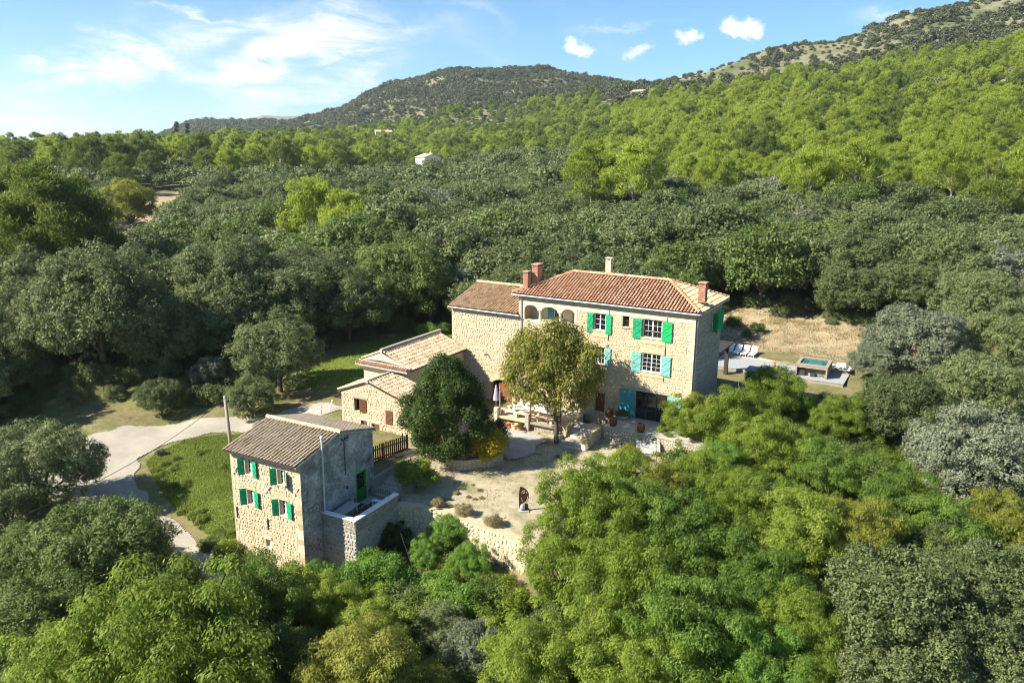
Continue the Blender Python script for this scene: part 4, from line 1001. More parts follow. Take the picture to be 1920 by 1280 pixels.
    window(H, face_front(1.5), -12.9, -11.95, 8.2, 9.45, 2, 3, 1, -.1); window(H, face_front(1.5), -11.0, -10.3, 8.2, 9.45, 2, 3, 1, -.1)
    # windows
    window(H, F, -8.47, -7.40, 8.03, 9.40, 1, 3, 2); window(H, F, -4.27, -2.64, 7.95, 9.40, 2, 3, 2)
    window(H, F, -4.21, -2.56, 5.21, 6.67, 2, 4, 2, -.08); window(H, F, -8.60, -7.37, 5.21, 6.64, 2, 3, 2, -.12)
    window(H, F, -5.96, -5.39, 8.58, 9.44, 1, 2, 1, -.2, 'brown'); window(H, R_, 4.45, 5.56, 8.1, 9.55, 2, 3, 2)
    rl = MB()
    for i in range(9): rl.tbox(F, -4.2+i*.19, -4.18+i*.19, 7.97, 8.5, -.06, -.04)
    rl.tbox(F, -4.27, -2.64, 8.5, 8.53, -.065, -.035); rl.build('window_rail', 'iron', H)
    # shutters
    shutter(H, F, -9.00, -8.50, 7.81, 9.40, 'green', .05, 'R', 3, 1); shutter(H, F, -7.38, -6.86, 7.81, 9.40, 'green', .05, 'L', 3, -1)
    shutter(H, F, -5.04, -4.30, 7.81, 9.40, 'green', .05, 'R', 3, 1); shutter(H, F, -2.62, -1.80, 7.81, 9.40, 'green_bright', .05, 'L', 3, 1)
    shutter(H, F, -5.02, -4.24, 5.05, 6.66, 'turq', .05, 'R', 3, 1); shutter(H, F, -2.54, -1.78, 5.05, 6.66, 'turq', .05, 'L', 3, 1)
    shutter(H, F, -9.2, -8.64, 5.05, 6.66, 'turq', .05, 'R', 3, 1); shutter(H, F, -7.35, -6.84, 5.05, 6.66, 'turq', .05, 'L', 3, 1)
    shutter(H, R_, 3.80, 4.42, 8.02, 9.62, 'green_bright', .04, 'R', 55); shutter(H, R_, 5.60, 6.2, 8.02, 9.62, 'green_bright', .04, 'L', 40)
    shutter(H, F, -5.86, -4.58, 1.17, 3.46, 'turq_deep', .05, 'R', 4, 1); shutter(H, F, -1.86, -.75, 1.17, 3.46, 'turq', .05, 'L', 4, -1)
    # ground floor doors
    d = window(H, F, -4.55, -1.90, 1.16, 3.48, 1, 3, 3, -.12, 'iron'); d.name = 'glazed_door'
    dd = MB(); dd.tbox(F, -8.1, -7.29, 1.16, 2.78, -.24, -.2); dd.build('door', 'brown', H)
    # iron shutter stays and lightning strips (thin dark verticals beside the windows)
    for a, b0, b1 in ((-7.12, 9.4, 9.75), (-2.28, 9.4, 9.75), (-7.12, 7.3, 7.75), (-2.3, 7.0, 7.4), (-2.32, 4.55, 4.85), (-2.3, 6.7, 7.0), (-7.12, 6.66, 7.0)):
        part_box('tie_bar', 'iron', H, F, a-.02, a+.02, b0, b1, .03, .06)
    # roof: hipped
    rf = MB(); ze, zr = 10.34, 11.95; xa, xb, ya, yb = -15.95, .36, -.36, 7.39; ym = 3.515; xr0, xr1 = -12.0, -3.43
    E = [(xa, ya, ze), (xb, ya, ze), (xb, yb, ze), (xa, yb, ze)]; Rg = [(xr0, ym, zr), (xr1, ym, zr)]
    rf.add(E+Rg, [(0, 1, 5, 4), (1, 2, 5), (2, 3, 4, 5), (3, 0, 4)]); rf.add([(p[0], p[1], p[2]-.10) for p in E]+E, [(3, 2, 1, 0), (0, 1, 5, 4), (1, 2, 6, 5), (2, 3, 7, 6), (3, 0, 4, 7)])
    roof = rf.build('roof', 'tile_bed', H)
    J = MB(); sl = math.hypot(ym-ya, zr-ze)
    roof_plane(roof, E[0], (1, 0, 0), (0, ym-ya, zr-ze), [(0, 0), (xb-xa, 0), (xr1-xa, sl), (xr0-xa, sl)], 'tile_red', rng, .27, .37, 300, J)
    sb = math.hypot(yb-ym, zr-ze)
    roof_plane(roof, E[2], (-1, 0, 0), (0, ym-yb, zr-ze), [(0, 0), (xb-xa, 0), (xb-xr0, sb), (xb-xr1, sb)], 'tile_red', rng, .27, .37, 0, J)
    sh = math.hypot(xr0-xa, zr-ze)
    roof_plane(roof, E[3], (0, -1, 0), (xr0-xa, 0, zr-ze), [(0, 0), (yb-ya, 0), (yb-ym, sh)], 'tile_red', rng, .27, .37, 0, J)
    J.build('tiles', 'tile_red', roof, kind='stuff')
    J = MB(); sh = math.hypot(xb-xr1, zr-ze)
    roof_plane(roof, E[1], (0, 1, 0), (xr1-xb, 0, zr-ze), [(0, 0), (yb-ya, 0), (ym-ya, sh)], 'tile_tan', rng, .34, .46, 0, J, wfac=.86)
    J.build('tan_tiles', 'tile_tan', roof, kind='stuff')
    J = MB(); up = lambda p: (p[0], p[1], p[2]+.10)
    cap_row(J, up(Rg[0]), up(Rg[1]), rng); cap_row(J, up(E[0]), up(Rg[0]), rng); cap_row(J, up(E[1]), up(Rg[1]), rng); cap_row(J, up(E[2]), up(Rg[1]), rng); cap_row(J, up(E[3]), up(Rg[0]), rng)
    J.build('ridge_tiles', 'tile_red', roof, kind='stuff')
    chimney(roof, -15.05, .55, 10.2, 12.0, .46, .50, rng=rng); chimney(roof, -14.55, 1.45, 10.5, 12.55, .55, .85, rng=rng)
    chimney(roof, -.15, 1.75, 10.9, 12.2, .55, .62, rng=rng)
    ch = chimney(roof, -9.3, 4.7, 11.0, 13.1, .50, .46, 'stone_pale', rng)
    # eaves boards, gutter and down pipes
    g = MB(); g.tube([(xa, ya-.06, ze-.07), (xb, ya-.06, ze-.07)], .065, 8); g.tube([(xb+.05, ya, ze-.07), (xb+.05, yb, ze-.07)], .065, 8); g.build('gutter', 'zinc', H)
    p = MB(); p.tube([(-15.2, -.40, 10.25), (-15.2, -.12, 9.9), (-15.2, -.10, 1.2)], .05, 8); p.build('drain_pipe', 'zinc', H)
    p = MB(); p.tube([(.42, .15, 10.2), (.10, .15, 9.8), (.10, .15, 1.0)], .05, 8); p.tube([(.10, .2, 6.7), (.12, 1.6, 7.2)], .04, 8); p.build('drain_pipe', 'zinc', H)
    # potted plants on the loggia ledge
    return H
HOUSE = farmhouse()

def barn_wing():
    rng = np.random.default_rng(78)
    H = empty('barn_wing', (13.93, 57.902, 0), -.529)
    tag(H, 'plain stone barn wing with an arched cart door, built against the big farmhouse', 'barn')
    F = face_front(.003); X0, X1 = -22.45, -15.5; D = 8.9; ZT = 8.45; ZB = -.6
    dr = (-18.27, -16.07, .05, 2.45); mb = MB(); wall_panel(mb, F, X0, X1-.004, ZB, ZT, [dr], .45); wall_panel(mb, face_left(X0), -D, -.003, ZB, ZT); wall_panel(mb, face_back(D), -X1+.004, -X0, ZB, ZT)
    L = face_left(X0); mb.add([L(-D, ZT, 0), L(-.003, ZT, 0), L(-4.46, 9.9, 0)], [(0, 1, 2)]); mb.add([(X1-.01, .01, ZT), (X1-.01, D, ZT), (X1-.01, 4.46, 9.9)], [(0, 1, 2)])
    mb.build('wall', 'mortar', H)
    st = MB(); rubble(st, F, X0+.02, X1-.03, .0, ZT-.02, rng, [(-18.75, -15.6, -.1, 2.95), (-21.9, -17.6, 4.92, 5.05)], None, .11, .22, .14, .34, .045); st.build('rubble', 'stone_pale', H, kind='stuff')
    st = MB(); rubble(st, L, -D, -.02, .0, ZT-.02, rng); st.build('rubble', 'stone', H, kind='stuff')
    a = MB(); arch_fill(a, F, -18.27, -16.07, 1.75, 2.42, -.45, .0, 2.46)
    k = 14; ca, r0, r1 = -17.17, 1.10, 1.46
    P = [(ca-r0*math.cos(math.pi*i/k), 1.75+.67*math.sin(math.pi*i/k)) for i in range(k+1)]; Q = [(ca-r1*math.cos(math.pi*i/k), 1.75+1.02*math.sin(math.pi*i/k)) for i in range(k+1)]
    a.build('arch_head', 'mortar', H)
    for i in range(k):
        m = MB(); q = [P[i], P[i+1], Q[i+1], Q[i]]; m.add([F(x, z, .002) for x, z in q]+[F(x, z, .06) for x, z in q], [(3, 2, 1, 0), (4, 5, 6, 7), (0, 1, 5, 4), (1, 2, 6, 5), (2, 3, 7, 6), (3, 0, 4, 7)]); m.build('arch_stone', 'ochre', H)
    for sx, x in ((-1, -18.27), (1, -16.07)):
        m = MB(); m.tbox(F, *( (x-.36, x) if sx < 0 else (x, x+.36)), .05, 1.75, .0, .06); m.build('jamb', 'ochre', H)
    # boarded arched leaf standing half open in the arch
    d = MB(); n = 8
    for i in range(n):
        x0 = -17.62+i*1.52/n; x1 = x0+1.52/n-.008
        f = lambda x: 1.72+.62*math.sqrt(max(0, 1-((x+16.86)/.80)**2))
        d.add([F(x0, .08, -.30), F(x1, .08, -.30), F(x1, f(x1), -.30), F(x0, f(x0), -.30), F(x0, .08, -.26), F(x1, .08, -.26), F(x1, f(x1), -.26), F(x0, f(x0), -.26)], [(3, 2, 1, 0), (4, 5, 6, 7), (0, 1, 5, 4), (1, 2, 6, 5), (2, 3, 7, 6), (3, 0, 4, 7)])
    d.build('door_leaf', 'redwood', H)
    b = MB(); b.beam((-19.0, -.03, 4.45), (-18.72, -.18, 4.72), .05); b.beam((-18.72, -.18, 4.72), (-18.25, -.03, 4.1), .05); b.build('bracket', 'wood_grey', H)
    m = MB(); m.tbox(F, -21.9, -17.6, 4.93, 5.02, .0, .05); m.build('ledge', 'cream', H)
    rf = MB(); ya, yb, ym, ze, zr = -.33, D+.3, 4.46, 8.56, 10.06; xa, xb = X0-.15, X1-.02
    P0, P1, P2, P3 = (xa, ya, ze), (xb, ya, ze), (xb, yb, ze-.05), (xa, yb, ze-.05); A, B = (xa, ym, zr), (xb, ym, zr)
    roof_slab(rf, [P0, P1, B, A]); roof_slab(rf, [P2, P3, A, B]); roof = rf.build('roof', 'tile_bed', H)
    J = MB(); s = math.hypot(ym-ya, zr-ze); w = xb-xa
    roof_plane(roof, P0, (1, 0, 0), (0, ym-ya, zr-ze), [(0, 0), (w, 0), (w, s), (0, s)], 'tile_mixed', rng, .26, .36, 280, J); roof_plane(roof, P2, (-1, 0, 0), (0, ym-yb, zr-ze), [(0, 0), (w, 0), (w, s), (0, s)], 'tile_mixed', rng, .26, .36, 0, J)
    J.build('tiles', 'tile_mixed', roof, kind='stuff'); J = MB(); cap_row(J, (xa, ym, zr+.06), (xb, ym, zr+.06), rng); J.build('ridge_tiles', 'tile_tan', roof, kind='stuff')
    g = MB(); g.tube([(xa, ya-.06, ze-.06), (xb+.25, ya-.06, ze-.08)], .06, 8); g.build('gutter', 'zinc', H)
barn_wing()

def annex():
    rng = np.random.default_rng(79); O = (-13.684, 60.068, 0)
    H = empty('lower_outbuilding', O, -.50); tag(H, 'low stone outbuilding with brown shutters behind the small house', 'outbuilding')
    F = face_front(); XW, D, ZB = 7.2, 3.3, -1.2
    pk = lambda x: 3.22+(4.34-3.22)*min(x/2.73, 1) if x < 2.73 else 4.34-(x-2.73)*.294
    holes = [(1.30, 2.55, 1.89, 2.90), (1.89, 2.52, .25, 1.17), (2.96, 3.78, -1.0, 1.07)]
    mb = MB(); wall_panel(mb, F, 0, XW, ZB, 3.0, holes, .3); mb.add([F(0, 3.0, 0), F(XW, 3.0, 0), F(XW, 3.03, 0), F(2.73, 4.34, 0), F(0, 3.22, 0)], [(0, 1, 2, 3, 4)])
    wall_panel(mb, face_left(0), -D, 0, ZB, 3.2); wall_panel(mb, face_right(XW), 0, D, ZB, 3.0)
    mb.build('wall', 'mortar', H)
    st = MB(); rubble(st, F, .02, XW-.02, ZB, 4.3, rng, holes+[(1.7, 3.95, 1.17, 1.40), (4.43, 5.08, 1.29, 2.43)], pk, .12, .24, .14, .36, .035); st.build('rubble', 'stone', H, kind='stuff')
    part_box('lintel', 'cream', H, F, 1.72, 3.92, 1.19, 1.36, .0, .05); part_box('lintel', 'wood_grey', H, F, 1.2, 2.65, 2.92, 3.05, .0, .04)
    shutter(H, F, 1.94, 2.56, 1.90, 2.90, 'brown', .01, 'R', 12); shutter(H, F, 1.30, 1.42, 1.90, 2.90, 'brown', -.1, 'L', 60)
    shutter(H, F, 4.43, 5.08, 1.29, 2.43, 'brown', .02, 'R', 0); shutter(H, F, 2.15, 2.52, .25, 1.17, 'brown', -.08, 'R', 0)
    part_box('unlit_backing', 'dark_room', H, F, 1.25, 2.60, 1.80, 2.95, -.36, -.31); part_box('unlit_backing', 'dark_room', H, F, 1.85, 2.56, .2, 1.2, -.36, -.31)  # near-black sheets: darkness of the unlit rooms put into their colour
    d = MB()
    for i in range(5): d.tbox(F, 3.22+i*.11, 3.322+i*.11, -1.0, 1.05, -.12, -.08)
    d.build('door', 'brown', H); part_box('jamb', 'ochre', H, F, 3.80, 4.05, -.9, 1.1, .0, .04); part_box('unlit_backing', 'dark_room', H, F, 2.9, 3.85, -1.1, 1.1, -.36, -.31)
    part_box('meter_box', 'iron', H, F, 4.75, 4.92, .45, .65, .0, .06)
    rf = MB(); A, B = (2.73, -.10, 4.46), (2.73, D-.01, 4.46); L0, L1 = (-.32, -.10, 3.33), (-.32, D-.01, 3.33); R0, R1 = (XW+.3, -.1, 3.02), (XW+.3, D-.01, 3.02)
    roof_slab(rf, [L0, A, B, L1]); roof_slab(rf, [A, R0, R1, B]); roof = rf.build('roof', 'tile_bed', H)
    J = MB(); s = math.hypot(XW+.3-2.73, 1.44); roof_plane(roof, R0, (0, 1, 0), (2.73-XW-.3, 0, 1.44), [(0, 0), (D+.09, 0), (D+.09, s), (0, s)], 'tile_old', rng, .30, .42, 150, J, .02)
    J.build('tiles', 'tile_old', roof, kind='stuff'); J = MB(); s2 = math.hypot(3.05, 1.13)
    roof_plane(roof, L1, (0, -1, 0), (3.05, 0, 1.13), [(0, 0), (D+.09, 0), (D+.09, s2), (0, s2)], 'tile_tan', rng, .30, .42, 0, J, .02); J.build('tan_tiles', 'tile_tan', roof, kind='stuff')
    J = MB(); J.box(2.62, 2.84, -.12, D-.02, 4.36, 4.62, .6); J.build('ridge_coping', 'cement', roof)
    # ---- the taller one behind it
    H = empty('upper_outbuilding', O, -.50); tag(H, 'taller outbuilding with a blotched tile roof between the low outbuilding and the barn', 'outbuilding')
    y0, y1 = 3.32, 12.0; x0, x1 = -.35, 4.13; F = face_front(y0)
    mb = MB(); wall_panel(mb, F, x0, x1, -1, 4.85); wall_panel(mb, face_right(x1), y0, y1, -1, 4.75); wall_panel(mb, face_left(x0), -y1, -y0, -1, 4.85); mb.add([F(x0, 4.85, 0), F(x1, 4.85, 0), F(1.55, 5.86, 0)], [(0, 1, 2)])
    mb.build('wall', 'stone_pale', H)
    part_box('string_course', 'cement', H, F, x0, 2.6, 3.95, 4.01, .0, .02)
    rf = MB(); A, B = (1.55, y0-.05, 6.0), (1.55, y1, 5.95); L0, L1 = (-.75, y0-.05, 5.08), (-.75, y1, 5.05); R0, R1 = (4.55, y0-.05, 4.80), (4.55, y1-.3, 4.75)
    roof_slab(rf, [L0, A, B, L1]); roof_slab(rf, [A, R0, R1, B]); roof = rf.build('roof', 'tile_bed', H)
    J = MB(); s = math.hypot(3.0, 1.2); L = y1-.3-y0+.05
    roof_plane(roof, R0, (0, 1, 0), (-3.0, 0, 1.2), [(0, 0), (L, 0), (L, s), (0, s)], 'tile_old', rng, .30, .42, 240, J, .025)
    J.build('tiles', 'tile_old', roof, kind='stuff'); J = MB(); s2 = math.hypot(2.3, .92)
    roof_plane(roof, L1, (0, -1, 0), (2.3, 0, .92), [(0, 0), (L, 0), (L, s2), (0, s2)], 'tile_tan', rng, .30, .42, 0, J); J.build('tan_tiles', 'tile_tan', roof, kind='stuff')
    J = MB(); J.box(1.43, 1.67, y0-.06, y1, 5.92, 6.24, .6); J.build('ridge_coping', 'cement', roof)
    # pent course of tiles across the gable
    J = MB(); sl = MB(); roof_slab(sl, [(-.8, y0-.55, 4.90), (4.5, y0-.55, 4.80), (4.5, y0-.01, 5.02), (-.8, y0-.01, 5.12)], .16); pent = sl.build('pent_roof', 'cement', H)
    roof_plane(pent, (-.8, y0-.58, 4.92), (5.3, 0, -.1), (0, .54, .22), [(0, 0), (5.3, 0), (5.3, .34), (0, .34)], 'tile_red', rng, .24, .5, 0, J); J.build('tiles', 'tile_red', pent, kind='stuff')
    w = MB(); w.add([(-.6, y0-.02, 5.10), (4.3, y0-.02, 5.0), (1.55, y0-.02, 5.98), (1.55, y0-.3, 5.35)], [(0, 1, 2), (0, 3, 2), (3, 1, 2), (0, 1, 3)]); w.build('cement_fillet', 'cement', H)
annex()

# ------------------------------------------------------------------ the small tower-like house in front
M['dark_wood'] = plain('dark_stained_wood', (.085, .04, .022), .7, .2, 4, .25)
def small_house():
    rng = np.random.default_rng(80)
    H = empty('small_house', (-12.115, 41.951, 0), -.479)
    tag(H, 'small tall stone house with bright green shutters and a grey shaded gable, nearest building', 'house')
    F = face_front(); R_ = face_right(0.0); W, D, ZB, ZE = 5.615, 6.741, -4.2, 4.44
    ze, zr, ym = 4.457, 5.357, 3.37
    holes = [(-4.39, -3.77, 3.05, 3.98), (-1.81, -1.20, 2.93, 3.86), (-4.38, -3.79, 1.10, 2.05), (-1.80, -1.17, .97, 1.95), (-3.11, -2.67, -1.42, -.92)]
    mb = MB(); wall_panel(mb, F, -W, 0, ZB, ZE, holes, .3); wall_panel(mb, face_left(-W), -D, 0, ZB, ZE); wall_panel(mb, face_back(D), 0, W, ZB, ZE)
    mb.add([(-W, 0, ZE), (-W, D, ZE), (-W, ym, zr-.1)], [(0, 1, 2)]); mb.build('wall', 'mortar', H)
    gb = MB(); wall_panel(gb, R_, 0, D, ZB, ZE, [(4.83, 5.98, .02, 2.14)], .22); gb.add([R_(0, ZE, 0), R_(D, ZE, 0), R_(ym, zr-.06, 0)], [(0, 1, 2)])
    gb.build('gable_wall', 'render', H)
    st = MB(); rubble(st, F, -W+.02, -.03, ZB, ZE-.05, rng, holes+[(-3.2, -2.55, -.92, -.68), (-4.6, -3.6, 2.05, 2.25), (-2.0, -1.0, 1.95, 2.15)], None, .10, .22, .12, .35, .03); st.build('rubble', 'stone', H, kind='stuff')
    st = MB(); rubble(st, R_, .02, 1.55, ZB, 3.2, rng, (), None, .12, .24, .15, .36, .02, .35); st.build('rubble', 'stone_grey', H, kind='stuff')
    quoins(H, F, -3.2, 4.1, 0.0, -1, rng, 'stone')
    for h in holes:
        part_box('sill', 'cream', H, F, h[0]-.06, h[1]+.06, h[2]-.08, h[2]-.001, -.28, .05)
    for h in holes[2:4]: part_box('lintel', 'ochre', H, F, h[0]-.15, h[1]+.15, h[3]+.01, h[3]+.16, .0, .03)
    part_box('lintel', 'cream', H, F, -3.16, -2.60, -.90, -.72, .0, .05)
    for h in holes: window(H, F, *h, 1, 3, 2, -.2)
    # shutters: the left leaves stand away from the wall, the right ones lie nearly flat
    for (a, b, z0, z1) in ((-4.41, .38, 3.0, 4.04), (-1.83, .38, 2.88, 3.92), (-4.40, .38, 1.05, 2.10), (-1.82, .38, .92, 1.98)):
        shutter(H, F, a-b, a, z0, z1, 'green', .04, 'R', 42)
    for (a, b, z0, z1, an) in ((-3.75, .38, 2.98, 4.0, 10), (-1.18, .36, 2.84, 3.86, 48), (-3.77, .40, 1.03, 2.06, 10), (-1.15, .40, .90, 1.93, 10)):
        shutter(H, F, a, a+b, z0, z1, 'green', .04, 'L', an, -1)
    # wall anchors
    for x, z in ((-5.22, 3.1), (-2.62, 2.4), (-.36, 2.72)):
        m = MB(); 
        for sx in (-1, 1): m.beam(F(x-.20*sx, z-.27, .06), F(x+.20*sx, z+.27, .06+.012*sx), .055, .03)
        m.build('cross_anchor', 'white', H)
    for x, z in ((-5.33, .33), (-2.8, .12)): part_box('bar_anchor', 'iron', H, F, x-.03, x+.03, z-.35, z+.35, .03, .08)
    # roof
    ya, yb = -.434, D+.28; xa, xb = -W-.14, .06
    P0, P1, A, B = (xa, ya, ze), (xb, ya, ze), (xa, ym, zr), (xb, ym, zr); P2, P3 = (xb, yb, ze-.02), (xa, yb, ze-.02)
    rf = MB(); roof_slab(rf, [P0, P1, B, A]); roof_slab(rf, [P2, P3, A, B]); roof = rf.build('roof', 'tile_bed', H)
    s = math.hypot(ym-ya, zr-ze); w = xb-xa; J = MB()
    roof_plane(roof, P0, (1, 0, 0), (0, ym-ya, zr-ze), [(0, 0), (w, 0), (w, s), (0, s)], 'tile_pale', rng, .25, .37, 290, J, .01, .54)
    J.build('tiles', 'tile_pale', roof, kind='stuff'); J = MB()
    roof_plane(roof, P2, (-1, 0, 0), (0, ym-yb, zr-ze+.02), [(0, 0), (w, 0), (w, s), (0, s)], 'tile_pale', rng, .235, .36, 0, J, .02); J.build('back_tiles', 'tile_pale', roof, kind='stuff')
    x = xa; k = 0
    while x < xb-.1:
        m = MB(); v, f = tile_verts(.30, .40); m.add([(x+q[1], ym-q[0], zr+.035+q[2]) for q in v], [tuple(reversed(i)) for i in f], .75+.2*rng.random()); m.build('ridge_tile', 'tile_tan', roof); x += .35
    gn = MB(); gn.tbox(F, -W, 0, 4.20, 4.40, .0, .16); gn.build('eaves_course', 'cement', H)
    v = MB(); v.beam((.03, ya, ze-.07), (.03, ym, zr-.06), .09, .12); v.beam((.03, yb, ze-.09), (.03, ym, zr-.06), .09, .12); v.build('verge', 'cement', H)
    # green glazed door
    d = MB(); d.tbox(R_, 4.83, 4.91, .02, 2.14, -.10, .02); d.tbox(R_, 5.90, 5.98, .02, 2.14, -.10, .02); d.tbox(R_, 4.91, 5.90, 2.06, 2.14, -.10, .02)
    fr = d.build('door_frame', 'lime_frame', H)
    d = MB(); d.tbox(R_, 4.92, 5.89, .03, .92, -.09, -.04); d.tbox(R_, 4.92, 5.07, .92, 2.05, -.09, -.04); d.tbox(R_, 5.74, 5.89, .92, 2.05, -.09, -.04); d.tbox(R_, 5.07, 5.74, 1.92, 2.05, -.09, -.04)
    dd = d.build('door', 'door_green', H); p = MB(); p.tbox(R_, 5.07, 5.74, .92, 1.92, -.08, -.06); p.build('pane', 'glass', dd); p = MB(); p.tube([R_(5.80, 1.02, -.04), R_(5.80, 1.02, .02), R_(5.70, 1.02, .03)], .012, 6); p.build('handle', 'zinc', dd)
    # pipes, lamp, insulators on the gable
    p = MB(); p.tube([R_(1.72, 5.55, .16), R_(1.72, 4.3, .16), R_(1.72, -1.4, .12)], .055, 8); p.lathe([(.055, 0), (.11, .03), (.11, .16), (.055, .2)], R_(1.72, 5.5, .16), 10)
    for z in (4.2, 3.0, 1.6, .4): p.lathe([(.066, 0), (.066, .06)], R_(1.72, z, .155), 8)
    p.build('flue_pipe', 'grey_pipe', H)
    p = MB(); p.tube([R_(3.85, 4.70, .04), R_(3.90, 2.40, .04)], .022, 6); p.beam(R_(3.55, 4.78, .12), R_(4.15, 4.78, .12), .04)
    for a in (3.58, 3.85, 4.12): p.lathe([(.03, 0), (.05, .03), (.04, .09), (.02, .12)], R_(a, 4.80, .12), 8)
    p.build('cable_bracket', 'iron', H)
    p = MB(); p.beam(R_(3.68, 1.70, .0), R_(3.68, 1.74, .28), .04); p.lathe([(.03, 0), (.09, .05), (.06, .16), (.02, .2)], R_(3.68, 1.60, .30), 8); p.build('wall_lamp', 'iron', H)
    # terrace in front of the gable door, on its own stone base
    T = empty('house_terrace', (-12.115, 41.951, 0), -.479); tag(T, 'raised stone terrace with a pale parapet below the shaded gable of the small house', 'terrace')
    x1, y0, y1 = 2.50, 1.62, 6.30
    m = MB(); m.box(.012, x1-.02, y0+.02, y1, -4.2, 0.0); m.build('floor', 'concrete', T)
    m = MB(); m.box(.012, x1, y0, y0+.26, 0.003, .80); m.box(x1-.28, x1, y0+.262, 5.9, 0.003, .80); m.build('parapet', 'mortar_grey', T)
    m = MB(); m.box(.012, x1+.06, y0-.06, y0+.30, .803, .87); m.box(x1-.32, x1+.06, y0+.303, 5.95, .803, .87); m.build('coping', 'white', T)
    m = MB(); rubble(m, face_front(y0), .05, x1-.03, -4.1, .78, rng, proud=.03); rubble(m, face_right(x1), y0+.05, 5.9, -4.1, .78, rng, proud=.03); m.build('rubble', 'stone_grey', T, kind='stuff')
    S = empty('garden_stairs', (-12.115, 41.951, 0), -.479); tag(S, 'stone stairs climbing from the small terrace to the picket fence', 'stairs')
    for i in range(7): MB().box(.25, 1.65, 6.32+i*.36, 6.68+i*.36, -2.0, .17*(i+1), float(rng.random())).build('step', 'stone_grey', S)
    MB().box(.05, .24, 6.32, 8.9, -1.5, 1.25).build('cheek', 'mortar_grey', S)
    MB().box(1.66, 1.86, 6.32, 8.9, -2.0, .55).build('cheek', 'mortar_grey', S)
    loc = lambda x, y, z=0.0: tuple(H.matrix_basis @ Vector((x, y, z))) if False else (-12.115+x*math.cos(.479)+y*math.sin(.479), 41.951-x*math.sin(.479)+y*math.cos(.479), z)
    # table and chairs
    G = empty('garden_table', loc(.75, 3.0), -.479+.1); tag(G, 'long grey outdoor table against the shaded gable', 'table')
    MB().box(-.42, .42, -.85, .85, .70, .74).build('tabletop', 'concrete', G)
    for sx in (-.36, .36):
        for sy in (-.78, .78): MB().box(sx-.025, sx+.025, sy-.025, sy+.025, .001, .70).build('leg', 'iron', G)
    for i, (x, y, rz, lb) in enumerate(((1.55, 2.45, 1.5, 'black metal chair at the near end of the grey terrace table'), (1.6, 3.35, 1.7, 'black metal chair at the middle of the grey terrace table'), (.8, 4.15, .1, 'black metal chair between the grey table and the green door'))):
        c = empty('garden_chair', loc(x, y), -.479+rz); tag(c, lb, 'chair', 'black chairs on the small terrace')
        MB().box(-.22, .22, -.22, .22, .44, .47).build('seat', 'iron', c)
        b = MB(); 
        for k in range(5): b.box(-.2+k*.1-.012, -.2+k*.1+.012, -.235, -.215, .47, .90)
        b.box(-.22, .22, -.24, -.21, .88, .92); b.build('backrest', 'iron', c)
        for sx in (-.2, .2):
            for sy in (-.2, .2): MB().box(sx-.014, sx+.014, sy-.014, sy+.014, .001, .44).build('leg', 'iron', c)
    g = empty('white_railing', loc(1.7, 5.98, .0), -.479); tag(g, 'pale metal railing gate at the top end of the small terrace', 'railing')
    MB().beam((-.85, 0, .95), (.55, 0, .95), .04).build('rail', 'zinc', g); MB().beam((-.85, 0, .14), (.55, 0, .14), .03).build('rail', 'zinc', g)
    for i in range(11): MB().box(-.85+i*.14-.012, -.85+i*.14+.012, -.012, .012, .02, .94).build('bar', 'zinc', g)
    r = empty('terrace_bench', loc(1.55, 5.2), -.479); tag(r, 'small white bench in front of the green door', 'bench')
    MB().box(-.5, .5, -.16, .16, .40, .45).build('seat', 'white', r); MB().box(-.45, -.38, -.14, .14, .001, .4).build('leg', 'white', r); MB().box(.38, .45, -.14, .14, .001, .4).build('leg', 'white', r)
    tag(MB().box(-.5, .5, -.8, .8, .003, .012).build('door_mat', 'brown', None, loc(1.15, 5.05, .001), -.479), 'reddish mat on the small terrace floor by the green door', 'mat')
    # antenna
    a = empty('roof_antenna', loc(-3.2, 5.6, 4.6), .3); tag(a, 'pale television antenna behind the ridge of the small house', 'antenna')
    MB().tube([(0, 0, -.3), (0, 0, 1.35)], .025, 6).build('mast', 'zinc', a); b = MB(); b.beam((-.7, 0, 1.1), (.6, .1, 1.28), .035)
    for k in range(8): b.beam((-.65+k*.16, -.24, 1.10+k*.022), (-.65+k*.16, .26, 1.10+k*.022), .02)
    b.beam((.5, -.1, 1.0), (.75, .1, 1.6), .05); b.build('aerial', 'white', a)
small_house()

